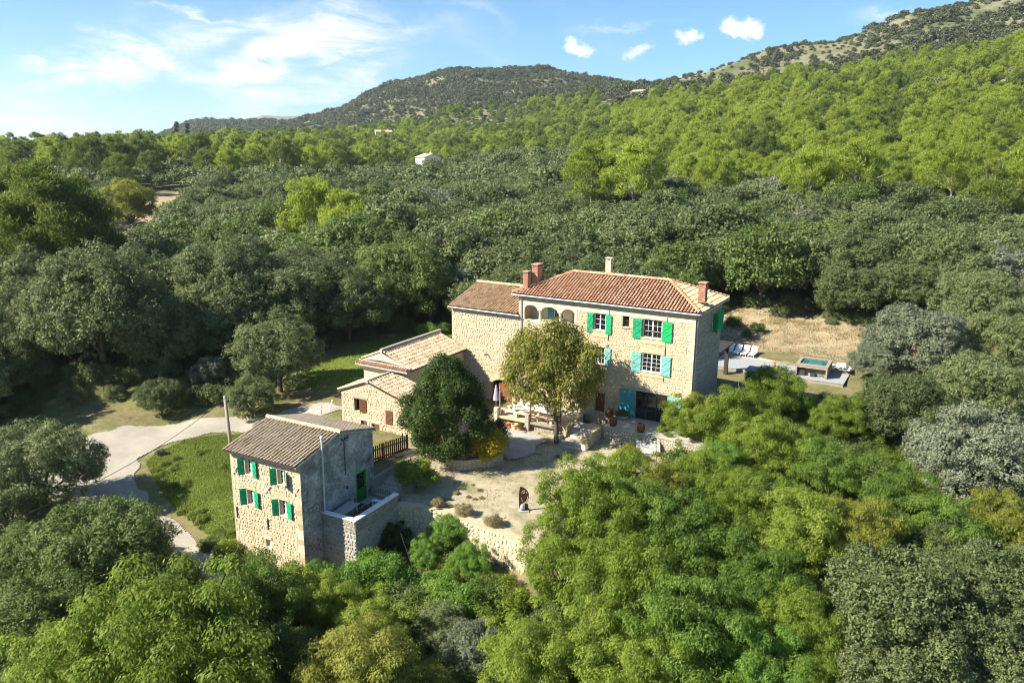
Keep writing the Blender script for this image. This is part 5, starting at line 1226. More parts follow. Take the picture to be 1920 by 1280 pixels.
# ------------------------------------------------------------------ picket fence, pole, cables
def props_left():
    rng = np.random.default_rng(81)
    a = Vector((-10.6, 50.55, .55)); b = Vector((-7.55, 54.0, .50)); d = b-a; L = d.length; an = math.atan2(d.y, d.x)
    f = empty('picket_fence', a, an); tag(f, 'dark brown timber picket fence between the small house and the big evergreen', 'fence')
    MB().beam((0, .03, .35), (L, .03, .30), .05, .09).build('rail', 'brown', f); MB().beam((0, .03, 1.0), (L, .03, .95), .05, .09).build('rail', 'brown', f)
    n = int(L/.19)
    for i in range(n):
        h = 1.35+rng.uniform(-.05, .05)+(.25 if i == n-3 else 0); MB().box(i*.19, i*.19+.115, -.02, .005, -.25, h).build('picket', 'dark_wood', f)
    for x in (.0, L*.5, L): MB().box(x-.05, x+.05, .06, .15, -.6, 1.3).build('post', 'brown', f)
    px, py = -20.75, 54.0; zg = gz(px, py)
    p = empty('utility_pole', (px, py, zg), 0); tag(p, 'grey wooden utility pole rising behind the small house roof', 'pole')
    MB().tube([(.25, 0, -.5), (0, 0, 4.72-zg)], [.15, .11], 9).build('shaft', 'wood_grey', p, smooth=True)
    c = MB(); c.beam((-.3, 0, 4.3-zg), (.3, 0, 4.3-zg), .06)
    for x in (-.25, .25): c.lathe([(.03, 0), (.05, .04), (.03, .12)], (x, 0, 4.33-zg), 8)
    c.build('insulator_bar', 'iron', p)
    def cable(name, A, B, sag, lab, r=.018):
        A, B = Vector(A), Vector(B); pts = []
        for i in range(15):
            t = i/14; q = A.lerp(B, t); pts.append((q.x, q.y, q.z-sag*4*t*(1-t)))
        tag(MB().tube(pts, r, 5).build(name, 'iron'), lab, 'cable')
    cable('overhead_cable', (px, py, 4.55), (-25.5, 34, 4.2), .9, 'dark overhead cable running from the pole down across the meadow')
    cable('overhead_cable', (px, py, 4.4), (-13.68, 60.07, 3.0), .35, 'thin overhead cable from the pole to the low outbuilding')
    cable('hanging_cable', (-8.1, 46.3, 1.6), (-5.6, 41.6, -2.2), .15, 'thin cable hanging from the small terrace into the brambles', .010)
    # bare stake in the meadow
    z = gz(-25.2, 58.6); tag(MB().tube([(0, 0, -.2), (.03, 0, 1.0)], .025, 6).build('stake', 'brown', None, (-25.2, 58.6, z)), 'thin bare stake standing in the meadow', 'stake')
props_left()

# ------------------------------------------------------------------ stone walls along a path
def stone_wall_path(name, pts, zb, zt, thick, label, cat, rng, stone='stone', mortar='mortar', side=-1, cope=None, both=False, stuffsize=(.12, .26, .16, .42)):
    """a thick masonry wall following a polyline; side -1 = stones on the right of the walking direction"""
    H = empty(name, (0, 0, 0)); tag(H, label, cat)
    n = len(pts); zb = zb if isinstance(zb, (list, tuple)) else [zb]*n; zt = zt if isinstance(zt, (list, tuple)) else [zt]*n
    P = [Vector((p[0], p[1], 0)) for p in pts]; nr = []
    for i in range(n):
        d = (P[min(i+1, n-1)]-P[max(i-1, 0)]).normalized(); nr.append(Vector((d.y, -d.x, 0)))
    m = MB(); O = [P[i] for i in range(n)]; I = [P[i]-nr[i]*thick*(1 if side < 0 else -1) for i in range(n)]
    vs = []
    for i in range(n): vs += [(O[i].x, O[i].y, zb[i]), (O[i].x, O[i].y, zt[i]), (I[i].x, I[i].y, zt[i]), (I[i].x, I[i].y, zb[i])]
    fs = [(0, 1, 2, 3), (4*n-1, 4*n-2, 4*n-3, 4*n-4)]
    for i in range(n-1):
        a, b = 4*i, 4*i+4; fs += [(a, b, b+1, a+1), (a+1, b+1, b+2, a+2), (a+2, b+2, b+3, a+3)]
    m.add(vs, fs); m.build('core', mortar, H)
    st = MB()
    for i in range(n-1):
        d = P[i+1]-P[i]; L = d.length; d.normalize(); nn = Vector((d.y, -d.x, 0))*(1 if side < 0 else -1)
        def T(a, b, k, i=i, d=d, nn=nn): q = P[i]+d*a+nn*k; return (q.x, q.y, b)
        rubble(st, T, 0, L, min(zb[i], zb[i+1]), max(zt[i], zt[i+1]), rng, (), lambda a, i=i, L=L: zt[i]+(zt[i+1]-zt[i])*a/L+.02, *stuffsize, .05)
        if both:
            def T2(a, b, k, i=i, d=d, nn=nn): q = I[i]+d*a-nn*k; return (q.x, q.y, b)
            rubble(st, T2, 0, L, min(zb[i], zb[i+1]), max(zt[i], zt[i+1]), rng, (), lambda a, i=i, L=L: zt[i]+(zt[i+1]-zt[i])*a/L+.02, *stuffsize, .05)
    st.build('rubble', stone, H, kind='stuff')
    for i in range(n-1):
        if cope is None: break
        d = P[i+1]-P[i]; L = d.length; k = max(1, int(round(L/.45))); 
        for j in range(k):
            t0, t1 = j/k+.006, (j+1)/k-.006; c = MB(); z0 = zt[i]+(zt[i+1]-zt[i])*t0; z1 = zt[i]+(zt[i+1]-zt[i])*t1
            o0 = P[i].lerp(P[i+1], t0); o1 = P[i].lerp(P[i+1], t1); i0 = I[i].lerp(I[i+1], t0); i1 = I[i].lerp(I[i+1], t1)
            e0 = (o0-i0).normalized()*.03; h = .07+rng.uniform(-.015, .02)
            c.add([(*(o0+e0).xy, z0+.003), (*(o1+e0).xy, z1+.003), (*(i1-e0).xy, z1+.003), (*(i0-e0).xy, z0+.003), (*(o0+e0).xy, z0+h), (*(o1+e0).xy, z1+h), (*(i1-e0).xy, z1+h), (*(i0-e0).xy, z0+h)],
                  [(0, 3, 2, 1), (4, 5, 6, 7), (0, 1, 5, 4), (1, 2, 6, 5), (2, 3, 7, 6), (3, 0, 4, 7)], float(rng.random())); c.build('coping_stone', cope, H)
    return H
def ML(x, y, z=0.0):     # farmhouse frame to world
    return (13.93+x*math.cos(.529)+y*math.sin(.529), 57.902-x*math.sin(.529)+y*math.cos(.529), z)
def terraces():
    rng = np.random.default_rng(82)
    stone_wall_path('garden_wall', [(-7.25, 45.95), (-6.2, 45.85), (-5.0, 45.45), (-3.9, 45.0), (-2.9, 44.3), (-1.9, 43.55), (-.4, 42.5), (1.0, 41.4), (3, 40.6), (5, 40.0)], [-4.2]*10, [.12, .1, .06, .02, 0, -.05, -.08, -.12, -.2, -.3], .55,
                    'tall curved rubble wall holding up the gravel court above the brambles', 'wall', rng, 'stone_pale', 'mortar', -1, None)
    A = [ML(-13.7, -13.55), ML(-13.1, -14.05), ML(-12.4, -14.2), ML(-11.6, -13.8), ML(-10.9, -13.0), ML(-10.35, -12.0), ML(-10.3, -11.1)]
    stone_wall_path('planter_wall', [p[:2] for p in A], -.3, [.25, .55, .68, .72, .72, .70, .6], .32, 'low curved stone bed wall under the golden shrub', 'wall', rng, 'stone_pale', 'mortar', -1, 'stone_pale')
    b = MB(); c = ML(-12.2, -11.9); q = [ML(-13.5, -13.2), *A[1:], ML(-12, -9.6), ML(-14.2, -10.5)]
    b.add([(*p[:2], .45) for p in q]+[(*c[:2], .6)], [(i, (i+1) % len(q), len(q)) for i in range(len(q))]); tag(b.build('bed_soil', 'bark'), kind='structure')
    # paved terrace before the barn doors
    R = -.529
    T = empty('front_terrace', ML(0, 0), R); tag(T, 'raised stone terrace with pots and barrels before the blue barn doors', 'terrace')
    MB().box(-6.0, 2.2, -3.2, -.03, -.5, 1.10).build('base', 'mortar_grey', T)
    k = 0
    for i in range(13):
        for j in range(5):
            x0 = -5.98+i*.63; y0 = -3.24+j*.64; MB().box(x0+.006, x0+.624, y0+.006, y0+.632 if j < 4 else -.05, 1.103, 1.15+rng.uniform(-.006, .008)).build('paving_slab', 'paving', T)
    m = MB(); rubble(m, face_front(-3.2), -5.9, 2.15, -.3, 1.08, rng, proud=.04); rubble(m, face_right(2.2), -3.1, 0, -.3, 1.08, rng, proud=.04); m.build('rubble', 'stone_pale', T, kind='stuff')
    # left terrace with masonry posts
    T = empty('dining_terrace', ML(0, 0), R); tag(T, 'raised dining terrace with stone tables and rusty pergola posts before the arched door', 'terrace')
    MB().box(-15.1, -8.95, -4.3, -.03, -.5, .78).build('base', 'mortar_grey', T)
    for i in range(9):
        for j in range(6):
            x0 = -15.08+i*.68; y0 = -4.28+j*.71; MB().box(x0+.006, x0+.674, y0+.006, y0+.704, .783, .83+rng.uniform(-.006, .008)).build('paving_slab', 'paving', T)
    m = MB(); rubble(m, face_front(-4.3), -14.7, -9.0, -.2, .76, rng, proud=.04); m.build('rubble', 'stone_grey', T, kind='stuff')
    MB().box(-15.0, -12.1, -4.62, -4.30, .70, .88).build('timber_edge', 'ochre', T); MB().box(-12.08, -9.0, -4.62, -4.30, .72, .87).build('timber_edge', 'wood_grey', T)
    for x, h in ((-14.9, 1.55), (-11.95, 1.5)): MB().box(x-.17, x+.17, -4.72, -4.40, -.2, h).build('masonry_post', 'cream' if x < -13 else 'stone_grey', T)
    for x, y, h in ((-14.75, -4.25, 3.3), (-11.9, -4.2, 3.2), (-9.3, -3.9, 2.6), (-10.3, -4.2, 2.0)): MB().tube([(x, y, .8), (x, y, h)], .055, 8).build('pergola_post', 'redwood' if x > -12 else 'wood_grey', T)
    MB().beam((-11.8, -4.4, 1.75), (-9.2, -4.2, 1.62), .06, .10).build('hand_rail', 'brown', T); MB().beam((-11.8, -4.4, 1.35), (-9.2, -4.2, 1.22), .05, .08).build('hand_rail', 'brown', T)
    # stairs between the two terraces
    S = empty('terrace_stairs', ML(0, 0), R); tag(S, 'wide worn stone steps rising to the front terrace beside the chestnut trunk', 'stairs')
    n = 7
    for i in range(n): MB().box(-8.25, -6.42+rng.uniform(-.03, .03), -6.3+i*.44, -5.86+i*.44+.10, -.3, .16*(i+1)).build('step', 'paving', S)
    MB().box(-8.72, -8.28, -4.75, -3.1, -.3, 1.12).build('cheek', 'ochre', S); MB().box(-8.72, -8.28, -3.098, -1.9, -.3, 1.3).build('cheek', 'stone_pale', S)
    MB().box(-6.40, -6.02, -5.4, -3.25, -.3, 1.15).build('cheek', 'stone_pale', S)
    m = MB(); rubble(m, face_right(-6.02), -5.38, -3.27, -.2, 1.1, rng, proud=.04); rubble(m, face_front(-5.4), -6.38, -6.04, -.2, 1.1, rng, proud=.03); m.build('rubble', 'stone_grey', S, kind='stuff')
    # concrete apron
    C = [ML(*p)[:2] for p in ((-14.2, -5.0), (-11.9, -4.7), (-9.5, -5.3), (-9.2, -6.3), (-9.6, -7.2), (-8.9, -8.4), (-9.4, -9.8), (-10.4, -10.8), (-12.6, -9.0), (-14.2, -7.0))]
    sheet('concrete_apron', C, M['concrete'], .07, .22, .05, 5)
    # furniture on the dining terrace
    def stone_table(x, y, rz, L, W, lab):
        t = empty('stone_table', ML(x, y, .83), R+rz); tag(t, lab, 'table', 'white stone tables on the dining terrace')
        MB().box(-L/2, L/2, -W/2, W/2, .68, .76).build('tabletop', 'white', t)
        for s in (-1, 1): MB().box(s*L*.36-.10, s*L*.36+.10, -W*.36, W*.36, .001, .68).build('leg', 'cream', t)
        return t
    def at(t, x, y, z): c, s = math.cos(t.rotation_euler[2]), math.sin(t.rotation_euler[2]); return (t.location[0]+c*x-s*y, t.location[1]+s*x+c*y, t.location[2]+z)
    t1 = stone_table(-12.95, -3.25, .5, 1.9, 1.15, 'white stone table with two dark round mats, nearer the arched door'); t2 = stone_table(-10.7, -3.2, 0, 2.2, 1.05, 'white stone table with one dark round mat, behind the chestnut trunk')
    for t, x, y, lb in ((t1, -.48, -.05, 'dark round mat on the left half of the table near the arched door'), (t1, .42, .18, 'dark round mat on the right half of the table near the arched door'), (t2, .1, -.1, 'dark round mat on the table behind the chestnut trunk')):
        m = MB(); m.lathe([(.30, 0), (.30, .012), (.27, .018), (.02, .018)], (0, 0, 0), 18); tag(m.build('round_mat', 'wood_grey', None, at(t, x, y, .762)), lb, 'mat', 'round mats on the stone tables')
    for x, y, L, rz, lb in ((-14.1, -3.9, 1.6, .0, 'white stone bench at the left front corner of the dining terrace'), (-12.7, -4.05, 1.5, 0, 'white stone bench in front of the table with two mats'), (-10.7, -4.0, 1.7, 0, 'white stone bench behind the hand rail'), (-14.35, -2.5, 1.4, 1.2, 'white stone bench beside the arched door')):
        b = empty('stone_bench', ML(x, y, .83), R+rz); tag(b, lb, 'bench', 'white stone benches on the dining terrace')
        MB().box(-L/2, L/2, -.19, .19, .38, .46).build('seat', 'cream', b); MB().box(-L/2+.12, -L/2+.3, -.16, .16, .001, .38).build('leg', 'cream', b); MB().box(L/2-.3, L/2-.12, -.16, .16, .001, .38).build('leg', 'cream', b)
    for x, y, r, lb in ((-14.0, -2.0, .42, 'large pale boulder in the row beside the arched door'), (-13.6, -1.45, .38, 'flat-topped pale boulder behind the large one'), (-13.0, -1.0, .36, 'pale boulder nearest the white flower pot')):
        mm = MB(); r_ = np.random.default_rng(int(r*100)); pr = [(.02, 0), (r, .02), (r*1.08, r*.5), (r*.8, r*.85), (.03, r*.95)]; mm.lathe(pr, (0, 0, 0), 9); mm.v = [(p[0]*r_.uniform(.85, 1.15), p[1]*r_.uniform(.85, 1.15), p[2]) for p in mm.v]
        tag(mm.build('boulder', 'stone_pale', None, ML(x, y, .83)), lb, 'boulder', 'pale boulders on the dining terrace')
    def pot(name, x, y, z, prof, mat, lab, cat, group=None, plant=None, ps=.5):
        p = empty(name, ML(x, y, z), 0); tag(p, lab, cat, group); m = MB(); m.lathe(prof, (0, 0, 0), 16); m.build('body', mat, p, smooth=False)
        if plant:
            k = SHRUB[0]; c = link(bpy.data.objects.new('plant', k.crown), p); c.location = (0, 0, prof[-1][1]-k.H*ps*.55); c.scale = (ps, ps, ps); c.material_slots[0].link = 'OBJECT'; c.material_slots[0].material = M[plant]
        return p
    P1 = [(.16, 0), (.24, .05), (.27, .38), (.30, .40), (.30, .46), (.24, .46), (.22, .36), (.02, .36)]
    pot('flower_pot', -12.55, -.6, .83, P1, 'white', 'white flower pot against the farmhouse wall behind the tables', 'pot', None, 'oak_green', .22)
    BR = [(.24, 0), (.30, .18), (.32, .34), (.30, .52), (.25, .66), (.23, .66), (.22, .60), (.02, .60)]
    pot('barrel', -6.45, -.75, 1.155, BR, 'brown', 'dark wooden barrel standing beside the brown house door', 'barrel', 'dark barrels on the front terrace')
    pot('barrel', -5.35, -2.55, 1.155, BR, 'brown', 'dark wooden barrel in the middle of the front terrace', 'barrel', 'dark barrels on the front terrace')
    pot('barrel', -2.95, -2.75, 1.155, BR, 'brown', 'dark wooden barrel near the front edge under the glazed barn door', 'barrel', 'dark barrels on the front terrace')
    p = pot('oval_planter', -5.35, -.75, 1.155, [(.26, 0), (.36, .08), (.42, .30), (.45, .33), (.40, .34), (.37, .28), (.02, .28)], 'concrete', 'wide stone bowl with low plants beside the blue door leaf', 'planter', None, 'oak_green', .30); p.scale = (1.35, .9, 1)
    pot('square_planter', -6.2, -5.95, .10, [(.20, 0), (.25, .02), (.28, .52), (.30, .54), (.30, .60), (.24, .60), (.22, .52), (.02, .52)], 'white', 'pale planter with spiky grass at the foot of the steps', 'planter', None, 'drygrass', .26)
    pot('square_planter', -8.55, -5.5, .08, [(.20, 0), (.24, .02), (.28, .60), (.31, .62), (.31, .70), (.25, .70), (.22, .62), (.02, .62)], 'cement', 'grey planter in front of the stair cheek by the chestnut', 'planter')
    pot('clay_pot', -8.95, -5.1, .08, P1, 'terracotta', 'orange clay pot between the chestnut trunk and the stair cheek', 'pot')
    for i, (x, y, s, lb) in enumerate(((-13.7, -4.95, 1.0, 'leftmost clay pot in the row under the dining terrace'), (-13.35, -5.0, .8, 'small clay pot in the row under the dining terrace'), (-12.9, -4.95, 1.1, 'round clay jar in the row under the dining terrace'), (-12.45, -4.95, .9, 'clay pot with a green plant beside the masonry post'))):
        q = pot('clay_pot', x, y, .08, P1, 'terracotta' if i != 2 else 'ochre', lb, 'pot', 'clay pots under the dining terrace', 'oak_green' if i == 3 else None, .22); q.scale = (s, s, s)
    u = empty('folded_parasol', ML(-16.2, -2.5, gz(*ML(-16.2, -2.5)[:2])), 0); tag(u, 'folded lilac parasol standing before the arched door', 'parasol'); MB().tube([(0, 0, 0), (0, 0, 2.5)], .025, 8).build('pole', 'wood_grey', u)
    m = MB(); m.lathe([(.03, 2.55), (.12, 2.2), (.2, 1.7), (.26, 1.15), (.2, 1.1), (.04, 1.15)], (0, 0, 0), 10); m.build('canopy', 'lilac', u)
    # leaning slab and rubble below the terrace
    s = empty('stone_slab', ML(-1.9, -3.9, .15), R+.4); tag(s, 'grey stone slab leaning against the terrace wall', 'slab'); m = MB(); m.add([(-.9, -.5, .0), (.9, -.5, .0), (.9, .3, .75), (-.9, .3, .75), (-.9, -.42, -.06), (.9, -.42, -.06), (.9, .38, .69), (-.9, .38, .69)], [(0, 1, 2, 3), (7, 6, 5, 4), (0, 4, 5, 1), (1, 5, 6, 2), (2, 6, 7, 3), (3, 7, 4, 0)]); m.build('slab', 'concrete', s)
M['lilac'] = plain('lilac_canvas', (.40, .36, .55), .9, .1, 6, .1)
terraces()

def sculpture():
    # rusty steel plate cut to a half face, with pierced lines
    x, y = .52, 45.75; z = gz(x, y); S = empty('steel_sculpture', (x, y, z), math.radians(6)); tag(S, 'rusty steel plate sculpture of a half face standing in the gravel court', 'sculpture')
    px = lambda u, v: ((u-350)/16/32.0, (1110-v)/16/30.0)
    out = [(360, 1020), (345, 600), (365, 420), (385, 330), (420, 318), (480, 340), (560, 390), (630, 470), (672, 560), (672, 680), (650, 770), (600, 840), (520, 880), (450, 905), (420, 950), (410, 1020)]
    m = MB(); m.prism([px(*p) for p in out], 'y', -.02, .02); m.build('plate', 'rust', S)
    def mark(pts, w, name='cutout'):
        k = MB()
        for a, b in zip(pts[:-1], pts[1:]):
            a, b = px(*a), px(*b); k.beam((a[0], -.024, a[1]), (b[0], -.024, b[1]), .008, w)
        k.build(name, 'cream', S)
    mark([(440, 560), (442, 490), (470, 460), (545, 440)], .04); mark([(465, 505), (490, 525), (520, 528), (545, 495)], .04); mark([(592, 480), (605, 540)], .035)
    mark([(635, 640), (625, 740), (590, 810), (520, 860), (450, 890), (425, 930)], .05); mark([(418, 690), (445, 700)], .045); mark([(435, 750), (475, 790)], .04)
    b = MB(); b.lathe([(.02, 0), (.13, .02), (.17, .16), (.12, .30), (.02, .36)], (.22, -.05, .10), 12); b.build('ball', 'zinc', S, smooth=True)
    b = MB(); b.box(0, .62, -.28, .28, -.05, .06); b.build('plinth', 'concrete', S); b = MB(); b.prism([px(*p) for p in ((540, 900), (640, 880), (680, 1090), (560, 1090))], 'y', .02, .06); b.build('back_plate', 'iron', S)
M['rust'] = plain('rusted_steel', (.065, .035, .018), .75, .25, 7, .35)
sculpture()

# ------------------------------------------------------------------ deck, hot tub and garden furniture on the right
def right_side():
    rng = np.random.default_rng(83); R = -.529
    D = empty('pool_deck', ML(0, 0), R); tag(D, 'long grey plank deck behind the farmhouse carrying the hot tub', 'deck')
    MB().box(-4.2, 8.5, 19.5, 26.6, -.4, 1.10).build('base', 'mortar_grey', D)
    MB().box(-4.2, 8.5, 24.25, 26.6, 1.103, 1.20).build('kerb_paving', 'paving', D)
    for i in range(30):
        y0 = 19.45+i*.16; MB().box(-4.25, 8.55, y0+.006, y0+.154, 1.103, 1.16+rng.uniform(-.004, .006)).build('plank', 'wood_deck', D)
    b = empty('hot_tub', ML(5.42, 21.85, 1.17), R+.02); tag(b, 'square plank-clad hot tub with teal water and open pump bay on the deck', 'hot tub')
    W, Dp, H = 1.43, 1.65, 1.12
    m = MB(); m.box(-W, W, -Dp+.55, Dp, 0.0, .86); m.build('shell', 'wood_grey', b)
    for i in range(7):
        z = .02+i*.155; MB().box(W-.02, W+.03, -Dp, Dp, z, z+.145).build('cladding_board', 'wood_grey', b); MB().box(-W-.03, -W+.02, -Dp, Dp, z, z+.145).build('cladding_board', 'wood_grey', b)
    MB().box(-W-.03, W+.03, -Dp-.02, -Dp+.05, .86, 1.09).build('cladding_board', 'wood_grey', b)
    MB().box(-W, -W+.12, -Dp, -Dp+.1, 0, .86).build('post', 'wood_grey', b); MB().box(W-.12, W, -Dp, -Dp+.1, 0, .86).build('post', 'wood_grey', b)
    for (x0, x1, y0, y1) in ((-W-.06, W+.06, -Dp-.05, -Dp+.55), (-W-.06, W+.06, Dp-.22, Dp+.05), (-W-.06, -W+.25, -Dp+.552, Dp-.222), (W-.25, W+.06, -Dp+.552, Dp-.222)): MB().box(x0, x1, y0, y1, 1.09, 1.15).build('rim', 'wood_grey', b)
    MB().box(-W+.25, W-.25, -Dp+.55, Dp-.22, .93, 1.03).build('water', 'water', b); MB().box(-.5, .75, -.5, .6, 1.031, 1.05).build('submerged_seat', 'pool_tile', b)
    p = MB(); p.tube([(.2, -Dp+.3, .05), (.5, -Dp+.2, .5), (1.0, -Dp+.15, .35), (1.2, -Dp+.2, .05)], .03, 6); p.box(-.1, .35, -Dp+.2, -Dp+.5, .0, .35); p.box(-1.2, -.6, -Dp+.25, -Dp+.52, .0, .55); p.build('pump', 'iron', b)
    t = empty('picnic_table', ML(7.65, 23.7, 1.17), R+.1); tag(t, 'pale picnic table with benches beside the hot tub', 'table')
    MB().box(-.42, .42, -.85, .85, .70, .75).build('tabletop', 'white', t)
    for s in (-1, 1):
        MB().box(s*.72-.14, s*.72+.14, -.85, .85, .42, .46).build('seat', 'white', t)
        f = MB(); f.beam((-.8, s*.6, 0), (.25, s*.6, .70), .07); f.beam((.8, s*.6, 0), (-.25, s*.6, .70), .07); f.beam((-.85, s*.6, .40), (.85, s*.6, .40), .06, .08); f.build('leg', 'wood_grey', t)
    names = ('leftmost white sun lounger in the row on the deck', 'second white sun lounger from the left in the row on the deck', 'third white sun lounger in the row on the deck', 'rightmost white sun lounger in the row on the deck')
    for i in range(4):
        l = empty('sun_lounger', ML(-3.75+i*.82, 25.2, 1.205), R); tag(l, names[i], 'sun lounger', 'white sun loungers on the deck')
        MB().box(-.32, .32, -.9, .35, .30, .36).build('seat', 'white', l)
        m = MB(); m.add([(-.32, .35, .31), (.32, .35, .31), (.32, .95, .86), (-.32, .95, .86), (-.32, .35, .36), (.32, .35, .36), (.32, .93, .91), (-.32, .93, .91)], [(0, 3, 2, 1), (4, 5, 6, 7), (0, 1, 5, 4), (1, 2, 6, 5), (2, 3, 7, 6), (3, 0, 4, 7)]); m.build('backrest', 'white', l)
        for sx in (-.28, .28):
            for sy in (-.8, .3): MB().box(sx-.025, sx+.025, sy-.025, sy+.025, .001, .30).build('leg', 'white', l)
    g = empty('pergola', ML(0, 0), R); tag(g, 'dark grey pergola post and beam against the back corner of the farmhouse', 'pergola')
    for y in (18.3, 14.0): MB().box(-2.4, -2.05, y-.17, y+.17, -.3, 3.9).build('post', 'iron', g)
    MB().box(-3.0, -1.7, 13.6, 18.7, 3.9, 4.05).build('beam', 'iron', g)
    s = empty('clay_figure', ML(1.9, 20.6, 1.165), 0); tag(s, 'reddish clay garden figure standing on the deck', 'ornament'); m = MB(); m.lathe([(.16, 0), (.20, .05), (.15, .35), (.19, .6), (.10, .72), (.13, .85), (.08, .98), (.02, 1.0)], (0, 0, 0), 12); m.build('body', 'terracotta', s)
    # things under the trees right of the farmhouse corner
    for i, (x, y, mt, lb) in enumerate(((20.3, 56.2, 'terracotta', 'large orange clay jar half hidden among the trees'), (21.0, 55.2, 'terracotta', 'reddish clay jar half hidden among the trees, lower of the two'))):
        z = gz(x, y); p = empty('clay_jar', (x, y, z), 0); tag(p, lb, 'jar', 'clay jars among the trees'); m = MB(); m.lathe([(.22, 0), (.40, .25), (.46, .6), (.38, .9), (.28, 1.0), (.32, 1.08), (.26, 1.08), (.2, .9), (.02, .9)], (0, 0, 0), 14); m.build('body', mt, p)
    z = gz(19.0, 62.6)
    w = empty('paddling_tub', ML(2.4, 1.2, gz(*ML(2.4, 1.2)[:2])), 0); tag(w, 'small blue tub on the ground by the shaded end wall', 'tub'); m = MB(); m.lathe([(.5, 0), (.6, .05), (.66, .4), (.7, .42), (.62, .42), (.56, .1), (.02, .1)], (0, 0, 0), 18); m.build('body', 'blue', w)
    tb = empty('garden_table', (20.6, 57.4, gz(20.6, 57.4)), .3); tag(tb, 'white garden table glimpsed through the trees near the clay jars', 'table'); MB().box(-.8, .8, -.5, .5, .68, .74).build('tabletop', 'white', tb)
    for sx in (-.7, .7):
        for sy in (-.4, .4): MB().box(sx-.03, sx+.03, sy-.03, sy+.03, 0, .68).build('leg', 'white', tb)
    # leafless branches in front of the end wall
    d = empty('bare_tree', (17.1, 56.6, gz(17.1, 56.6)), 0); tag(d, 'leafless grey tree in front of the shaded end wall of the farmhouse', 'tree'); parts = [tube([(0, 0, -.3), (.05, 0, 1.6), (-.05, .1, 3.2)], [.10, .08, .06], 6)]; rr = np.random.default_rng(4)
    for i in range(22):
        h = rr.uniform(1.4, 3.3); a = rr.uniform(0, 6.28); L = rr.uniform(.7, 1.7); p = np.array([0, .05, h]); q = p+np.array([math.cos(a)*L*.6, math.sin(a)*L*.6, L*.55]); s_ = q+np.array([math.cos(a+.5)*L*.3, math.sin(a+.5)*L*.3, L*.45]); parts.append(tube([p, q, s_], [.035, .024, .01], 5))
    v, f = join(parts); mesh_obj('trunk', np_mesh('bare_tree_trunk', v, f, [M['grey_bark']], smooth=True), d)
M['water'] = plain('pool_water', (.035, .14, .14), .04, .5)
M['pool_tile'] = plain('pool_tile', (.05, .20, .20), .15, .5)
M['blue'] = plain('blue_plastic', (.10, .32, .55), .4, .4)
right_side()

# ------------------------------------------------------------------ houses far off, cypresses
def far_house(name, x, y, rz, W, D, H, lab, wall, rot=.35, z=None):
    z = gz(x, y) if z is None else z; h = empty(name, (x, y, z), rz); tag(h, lab, 'house')
    m = MB(); m.box(-W/2, W/2, -D/2, D/2, -2, H); rh = D*.5*rot; m.add([(W/2, -D/2, H), (W/2, D/2, H), (W/2, 0, H+rh)], [(0, 1, 2)]); m.add([(-W/2, D/2, H), (-W/2, -D/2, H), (-W/2, 0, H+rh)], [(0, 1, 2)]); m.build('wall', wall, h)
    r = MB(); o = .4; k = rh/(D/2)
    roof_slab(r, [(-W/2-o, -D/2-o, H-o*k+.1), (W/2+o, -D/2-o, H-o*k+.1), (W/2+o, 0, H+rh+.1), (-W/2-o, 0, H+rh+.1)], .2); roof_slab(r, [(W/2+o, D/2+o, H-o*k+.1), (-W/2-o, D/2+o, H-o*k+.1), (-W/2-o, 0, H+rh+.1), (W/2+o, 0, H+rh+.1)], .2)
    rf = r.build('roof', 'tile_old', h); c = MB(); c.box(W*.3-.4, W*.3+.4, -.4, .4, H+rh-.5, H+rh+1.0); c.build('chimney', 'white', rf)
    F = face_front(-D/2)
    for i in range(max(2, int(W/4))):
        a = -W/2+W*(i+.5)/max(2, int(W/4)); part_box('window', 'glass', h, F, a-.5, a+.5, .9, 2.2, .0, .05)
    return h
far_house('white_cottage', -46.0, 432, -1.0, 11, 9.5, 4.2, 'white cottage with a pinkish roof alone among the distant trees', 'white', z=15.0)
far_house('hillside_villa', 108, 690, -.7, 17, 9, 5.5, 'pale villa high on the wooded hillside beneath the rocky crest', 'cream')
far_house('hidden_house', -113, 700, .3, 14, 9, 5, 'reddish roofed house in the pines under the far left hill', 'cream', z=gz(-113, 700)+6)
far_house('hidden_house', -214, 452, .6, 12, 8, 5, 'low roof among the trees beside the distant cypresses', 'cream', z=gz(-214, 452)+3)
far_house('hidden_house', -238, 660, .2, 16, 8, 5, 'pale house roof just showing between trees at the left skyline', 'white')
CYP = make_kind('cypress', 700, .62, 4.2, 4.4, 26, .55, 10, 7, .16, .34, .18, 'cypress', 'bark', 'pine', -.95, .12, 1.4, None, 3)
for (x, y, s, lb) in ((-216, 438, 1.5, 'slim dark cypress on the left skyline, left one of the near pair'), (-211, 440, 1.3, 'slim dark cypress on the left skyline, right one of the near pair'), (-250, 600, 2.6, 'tall thin cypress standing above the far pines, left of two'), (-242, 600, 2.4, 'tall thin cypress standing above the far pines, right of two')):
    tree(CYP, 'cypress', x, y, s, 0, lb, 'tree', 'cypresses on the skyline')

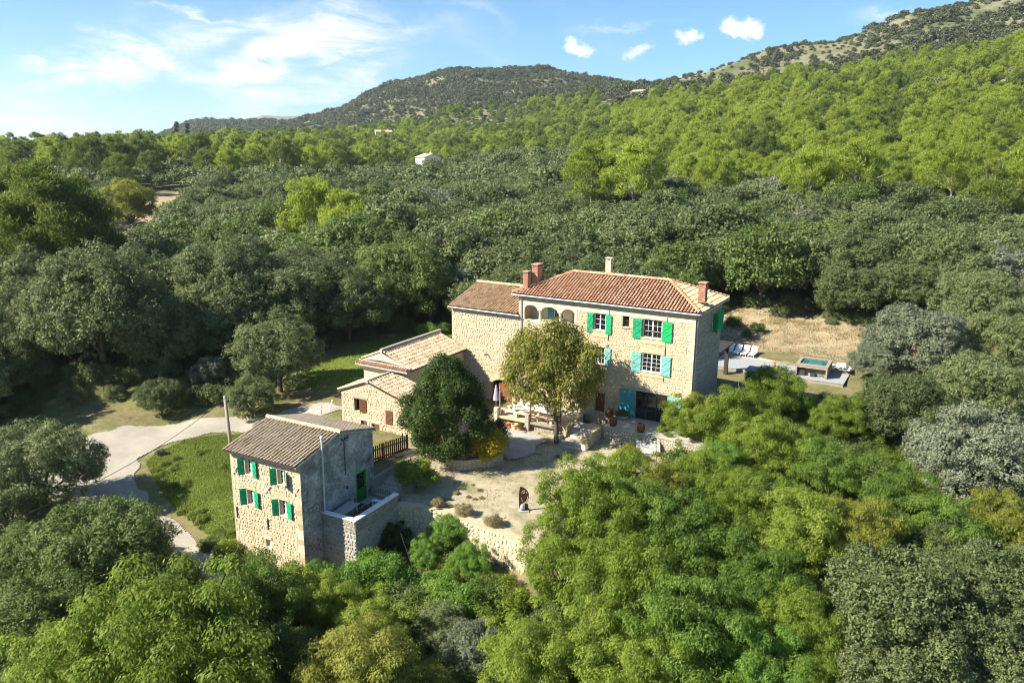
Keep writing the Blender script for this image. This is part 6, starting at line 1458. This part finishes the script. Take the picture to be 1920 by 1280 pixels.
# ------------------------------------------------------------------ the three garden trees by the houses
def special_tree(name, seed, x, y, z, R, RZ, H, nl, lr, nsub, nleaf, subr, L, W, leaf, lab, mode='broad', zmin=-.6, r0=.16, shape=None, lean=(0, 0), limb=12):
    rng = np.random.default_rng(seed); ctr = np.array([lean[0], lean[1], H]); lobes = []
    for q in sphere_dirs(rng, nl, zmin):
        r = lr*rng.uniform(.75, 1.25); c = ctr+q*np.array([R, R, RZ])*rng.uniform(.80, 1.08)-q*r*.7
        if shape: c, r = shape(rng, c, r, q)
        lobes.append((c, r))
    for q in sphere_dirs(rng, nl//4, -.3): lobes.append((ctr+q*np.array([R, R, RZ])*.45, lr))
    v, f, a = crown(rng, lobes, ctr, nsub, nleaf, subr, L, W, mode, .9)
    e = empty(name, (x, y, z), 0); tag(e, lab, 'tree'); mesh_obj('crown', np_mesh(name+'_crown', v, f, [M[leaf]], {'rnd': a}), e)
    tv, tf = limbs(rng, lobes, max(H-RZ*.8, .8), r0, limb, lean); mesh_obj('trunk', np_mesh(name+'_trunk', tv, tf, [M['bark']], smooth=True), e)
special_tree('chestnut_tree', 901, 3.55, 57.3, .05, 3.9, 3.7, 5.75, 70, .78, 18, 15, .22, .26, .115, 'chestnut', 'browning chestnut tree in front of the big farmhouse', 'droop', -.75, .19, None, (-.35, .6), 16)
def bay_shape(rng, c, r, q):
    t = np.clip((c[2]-.3)/7.5, 0, 1); w = (.70+.48*math.sin(math.pi*min(1, .22+t*.60)))*(1-.62*max(0., (t-.42)/.58)**1.2); return np.array([c[0]*w, c[1]*w, c[2]]), r*(1.1-.35*t)
special_tree('bay_tree', 902, -4.75, 53.3, .1, 3.0, 4.3, 4.1, 74, .74, 26, 30, .17, .15, .08, 'bay', 'dense dark evergreen tree covering the corner of the low outbuildings', 'broad', -.9, .16, bay_shape)
special_tree('golden_shrub', 903, -1.75, 52.7, .35, 1.45, 1.25, 1.35, 26, .55, 18, 16, .15, .16, .08, 'gold', 'golden-leaved shrub spilling over the curved bed wall', 'broad', -.6, .06)
special_tree('dark_shrub', 904, -1.2, 55.4, .1, 1.1, 1.15, 1.3, 18, .5, 16, 14, .15, .14, .08, 'cypress', 'near-black shrub behind the golden shrub', 'broad', -.6, .06)

# ------------------------------------------------------------------ undergrowth and grass (nobody could count it)
def understory():
    r = np.random.default_rng(91)
    # bushes under the lower grove and round the garden edges
    x = r.uniform(-34, 46, 5200); y = r.uniform(22, 66, 5200)
    keep = np.abs(x/y) < .95
    for P, g in ((MEADOW, 0), (ROAD, 0)): keep &= ~inpoly(x, y, P)
    sd = wall_sd(x, y)
    keep &= ((sd < -.9) | (x > 9.5) | (x < -14))
    keep &= ~((x > -16) & (x < -4) & (y > 39.5) & (y < 66))          # small house, court
    lx = (x-13.93)*math.cos(.529)-(y-57.902)*math.sin(.529); ly = (x-13.93)*math.sin(.529)+(y-57.902)*math.cos(.529)
    keep &= ~((lx > -30) & (lx < 2.6) & (ly > -5.0) & (ly < 12)); keep &= ~((lx < 3) & (ly > -17) & (ly < 0) & (sd > 0) & (x < 11))
    keep &= ~((x < -14) & (y > 46))
    x = x[keep][:1500]; y = y[keep][:1500]; z = ground(x, y); s = r.uniform(.35, .85, len(x))
    h = r.random(len(x)) < .42
    stuff('undergrowth', SHRUB, x[h], y[h], z[h]-.15, s[h], r, 'broad'); stuff('dark_undergrowth', SHRUB, x[~h], y[~h], z[~h]-.15, s[~h]*1.1, r, 'oak_green')
    # bushes among and along the edge of the oak wood
    x = r.uniform(-70, 75, 5000); y = r.uniform(62, 135, 5000); keep = ~inpoly(x, y, FREE) & (np.abs(x/y) < .8) & ~inpoly(x, y, PATCH_B)
    x = x[keep][:2200]; y = y[keep][:2200]; stuff('wood_undergrowth', SHRUB, x, y, ground(x, y)-.2, r.uniform(.4, 1.0, len(x)), r, 'oak')
def weeds():
    r = np.random.default_rng(97); x = r.uniform(-29, -16, 900); y = r.uniform(43, 62, 900); k = inpoly(x, y, MEADOW) & (vnoise(x, y, 2.4, 71) > .08)
    x, y = x[k][:150], y[k][:150]; stuff('meadow_weeds', SHRUB, x, y, ground(x, y), r.uniform(.08, .26, len(x)), r, 'grass')
    x = r.uniform(-8, 20, 900); y = r.uniform(41, 60, 900); k = inpoly(x, y, YARD) & (vnoise(x, y, 1.8, 73) > .2); x, y = x[k][:120], y[k][:120]
    stuff('court_weeds', SHRUB, x, y, ground(x, y), r.uniform(.05, .16, len(x)), r, 'drygrass')
weeds()
def blades(name, n, poly, hgt, mat, seed, clump=.5):
    r = np.random.default_rng(seed); P = np.array(poly); x0, y0 = P.min(0); x1, y1 = P.max(0)
    x = r.uniform(x0, x1, n*3); y = r.uniform(y0, y1, n*3); k = inpoly(x, y, poly) & (vnoise(x, y, 1.1, seed)+r.uniform(-.3, .3, n*3) > -clump)
    x = x[k][:n]; y = y[k][:n]; m = len(x); z = ground(x, y)-.02
    a = r.uniform(0, 6.28, m); h = hgt*r.uniform(.5, 1.3, m)*(1+.9*vnoise(x, y, 1.6, seed+3)); w = .035+.02*r.random(m); ln = r.uniform(-.5, .5, (m, 2))*h[:, None]
    b = np.stack([x, y, z], 1); d = np.stack([np.cos(a), np.sin(a), 0*a], 1)*w[:, None]
    V = np.stack([b-d, b+d, b+np.concatenate([ln, h[:, None]], 1)], 1).reshape(-1, 3)
    tag(mesh_obj(name, np_mesh(name, V, np.arange(m*3).reshape(m, 3), [M[mat]], {'rnd': np.repeat(r.random(m), 3)})), kind='stuff')
understory()
blades('meadow_grass', 42000, MEADOW, .16, 'grass', 92); blades('lawn_grass', 14000, LAWN, .14, 'grass', 93)
blades('dry_grass', 24000, DRYGRASS, .13, 'drygrass', 94, .15); blades('court_grass', 9000, YARD, .08, 'drygrass', 95, -.12)

# ------------------------------------------------------------------ the air
def haze():
    t = NT('air'); t.t.links.new(t.n('ShaderNodeVolumePrincipled', {'Density': HAZE, 'Color': (.80, .90, 1.0, 1), 'Anisotropy': .35}).outputs[0], t.out.inputs[1])
    m = MB(); m.box(-9000, 9000, -300, 9500, -70, 420); me = bpy.data.meshes.new('haze'); me.from_pydata(m.v, [], m.f); me.materials.append(t.m)
    tag(mesh_obj('haze', me), kind='stuff')
HAZE = .00008
haze()
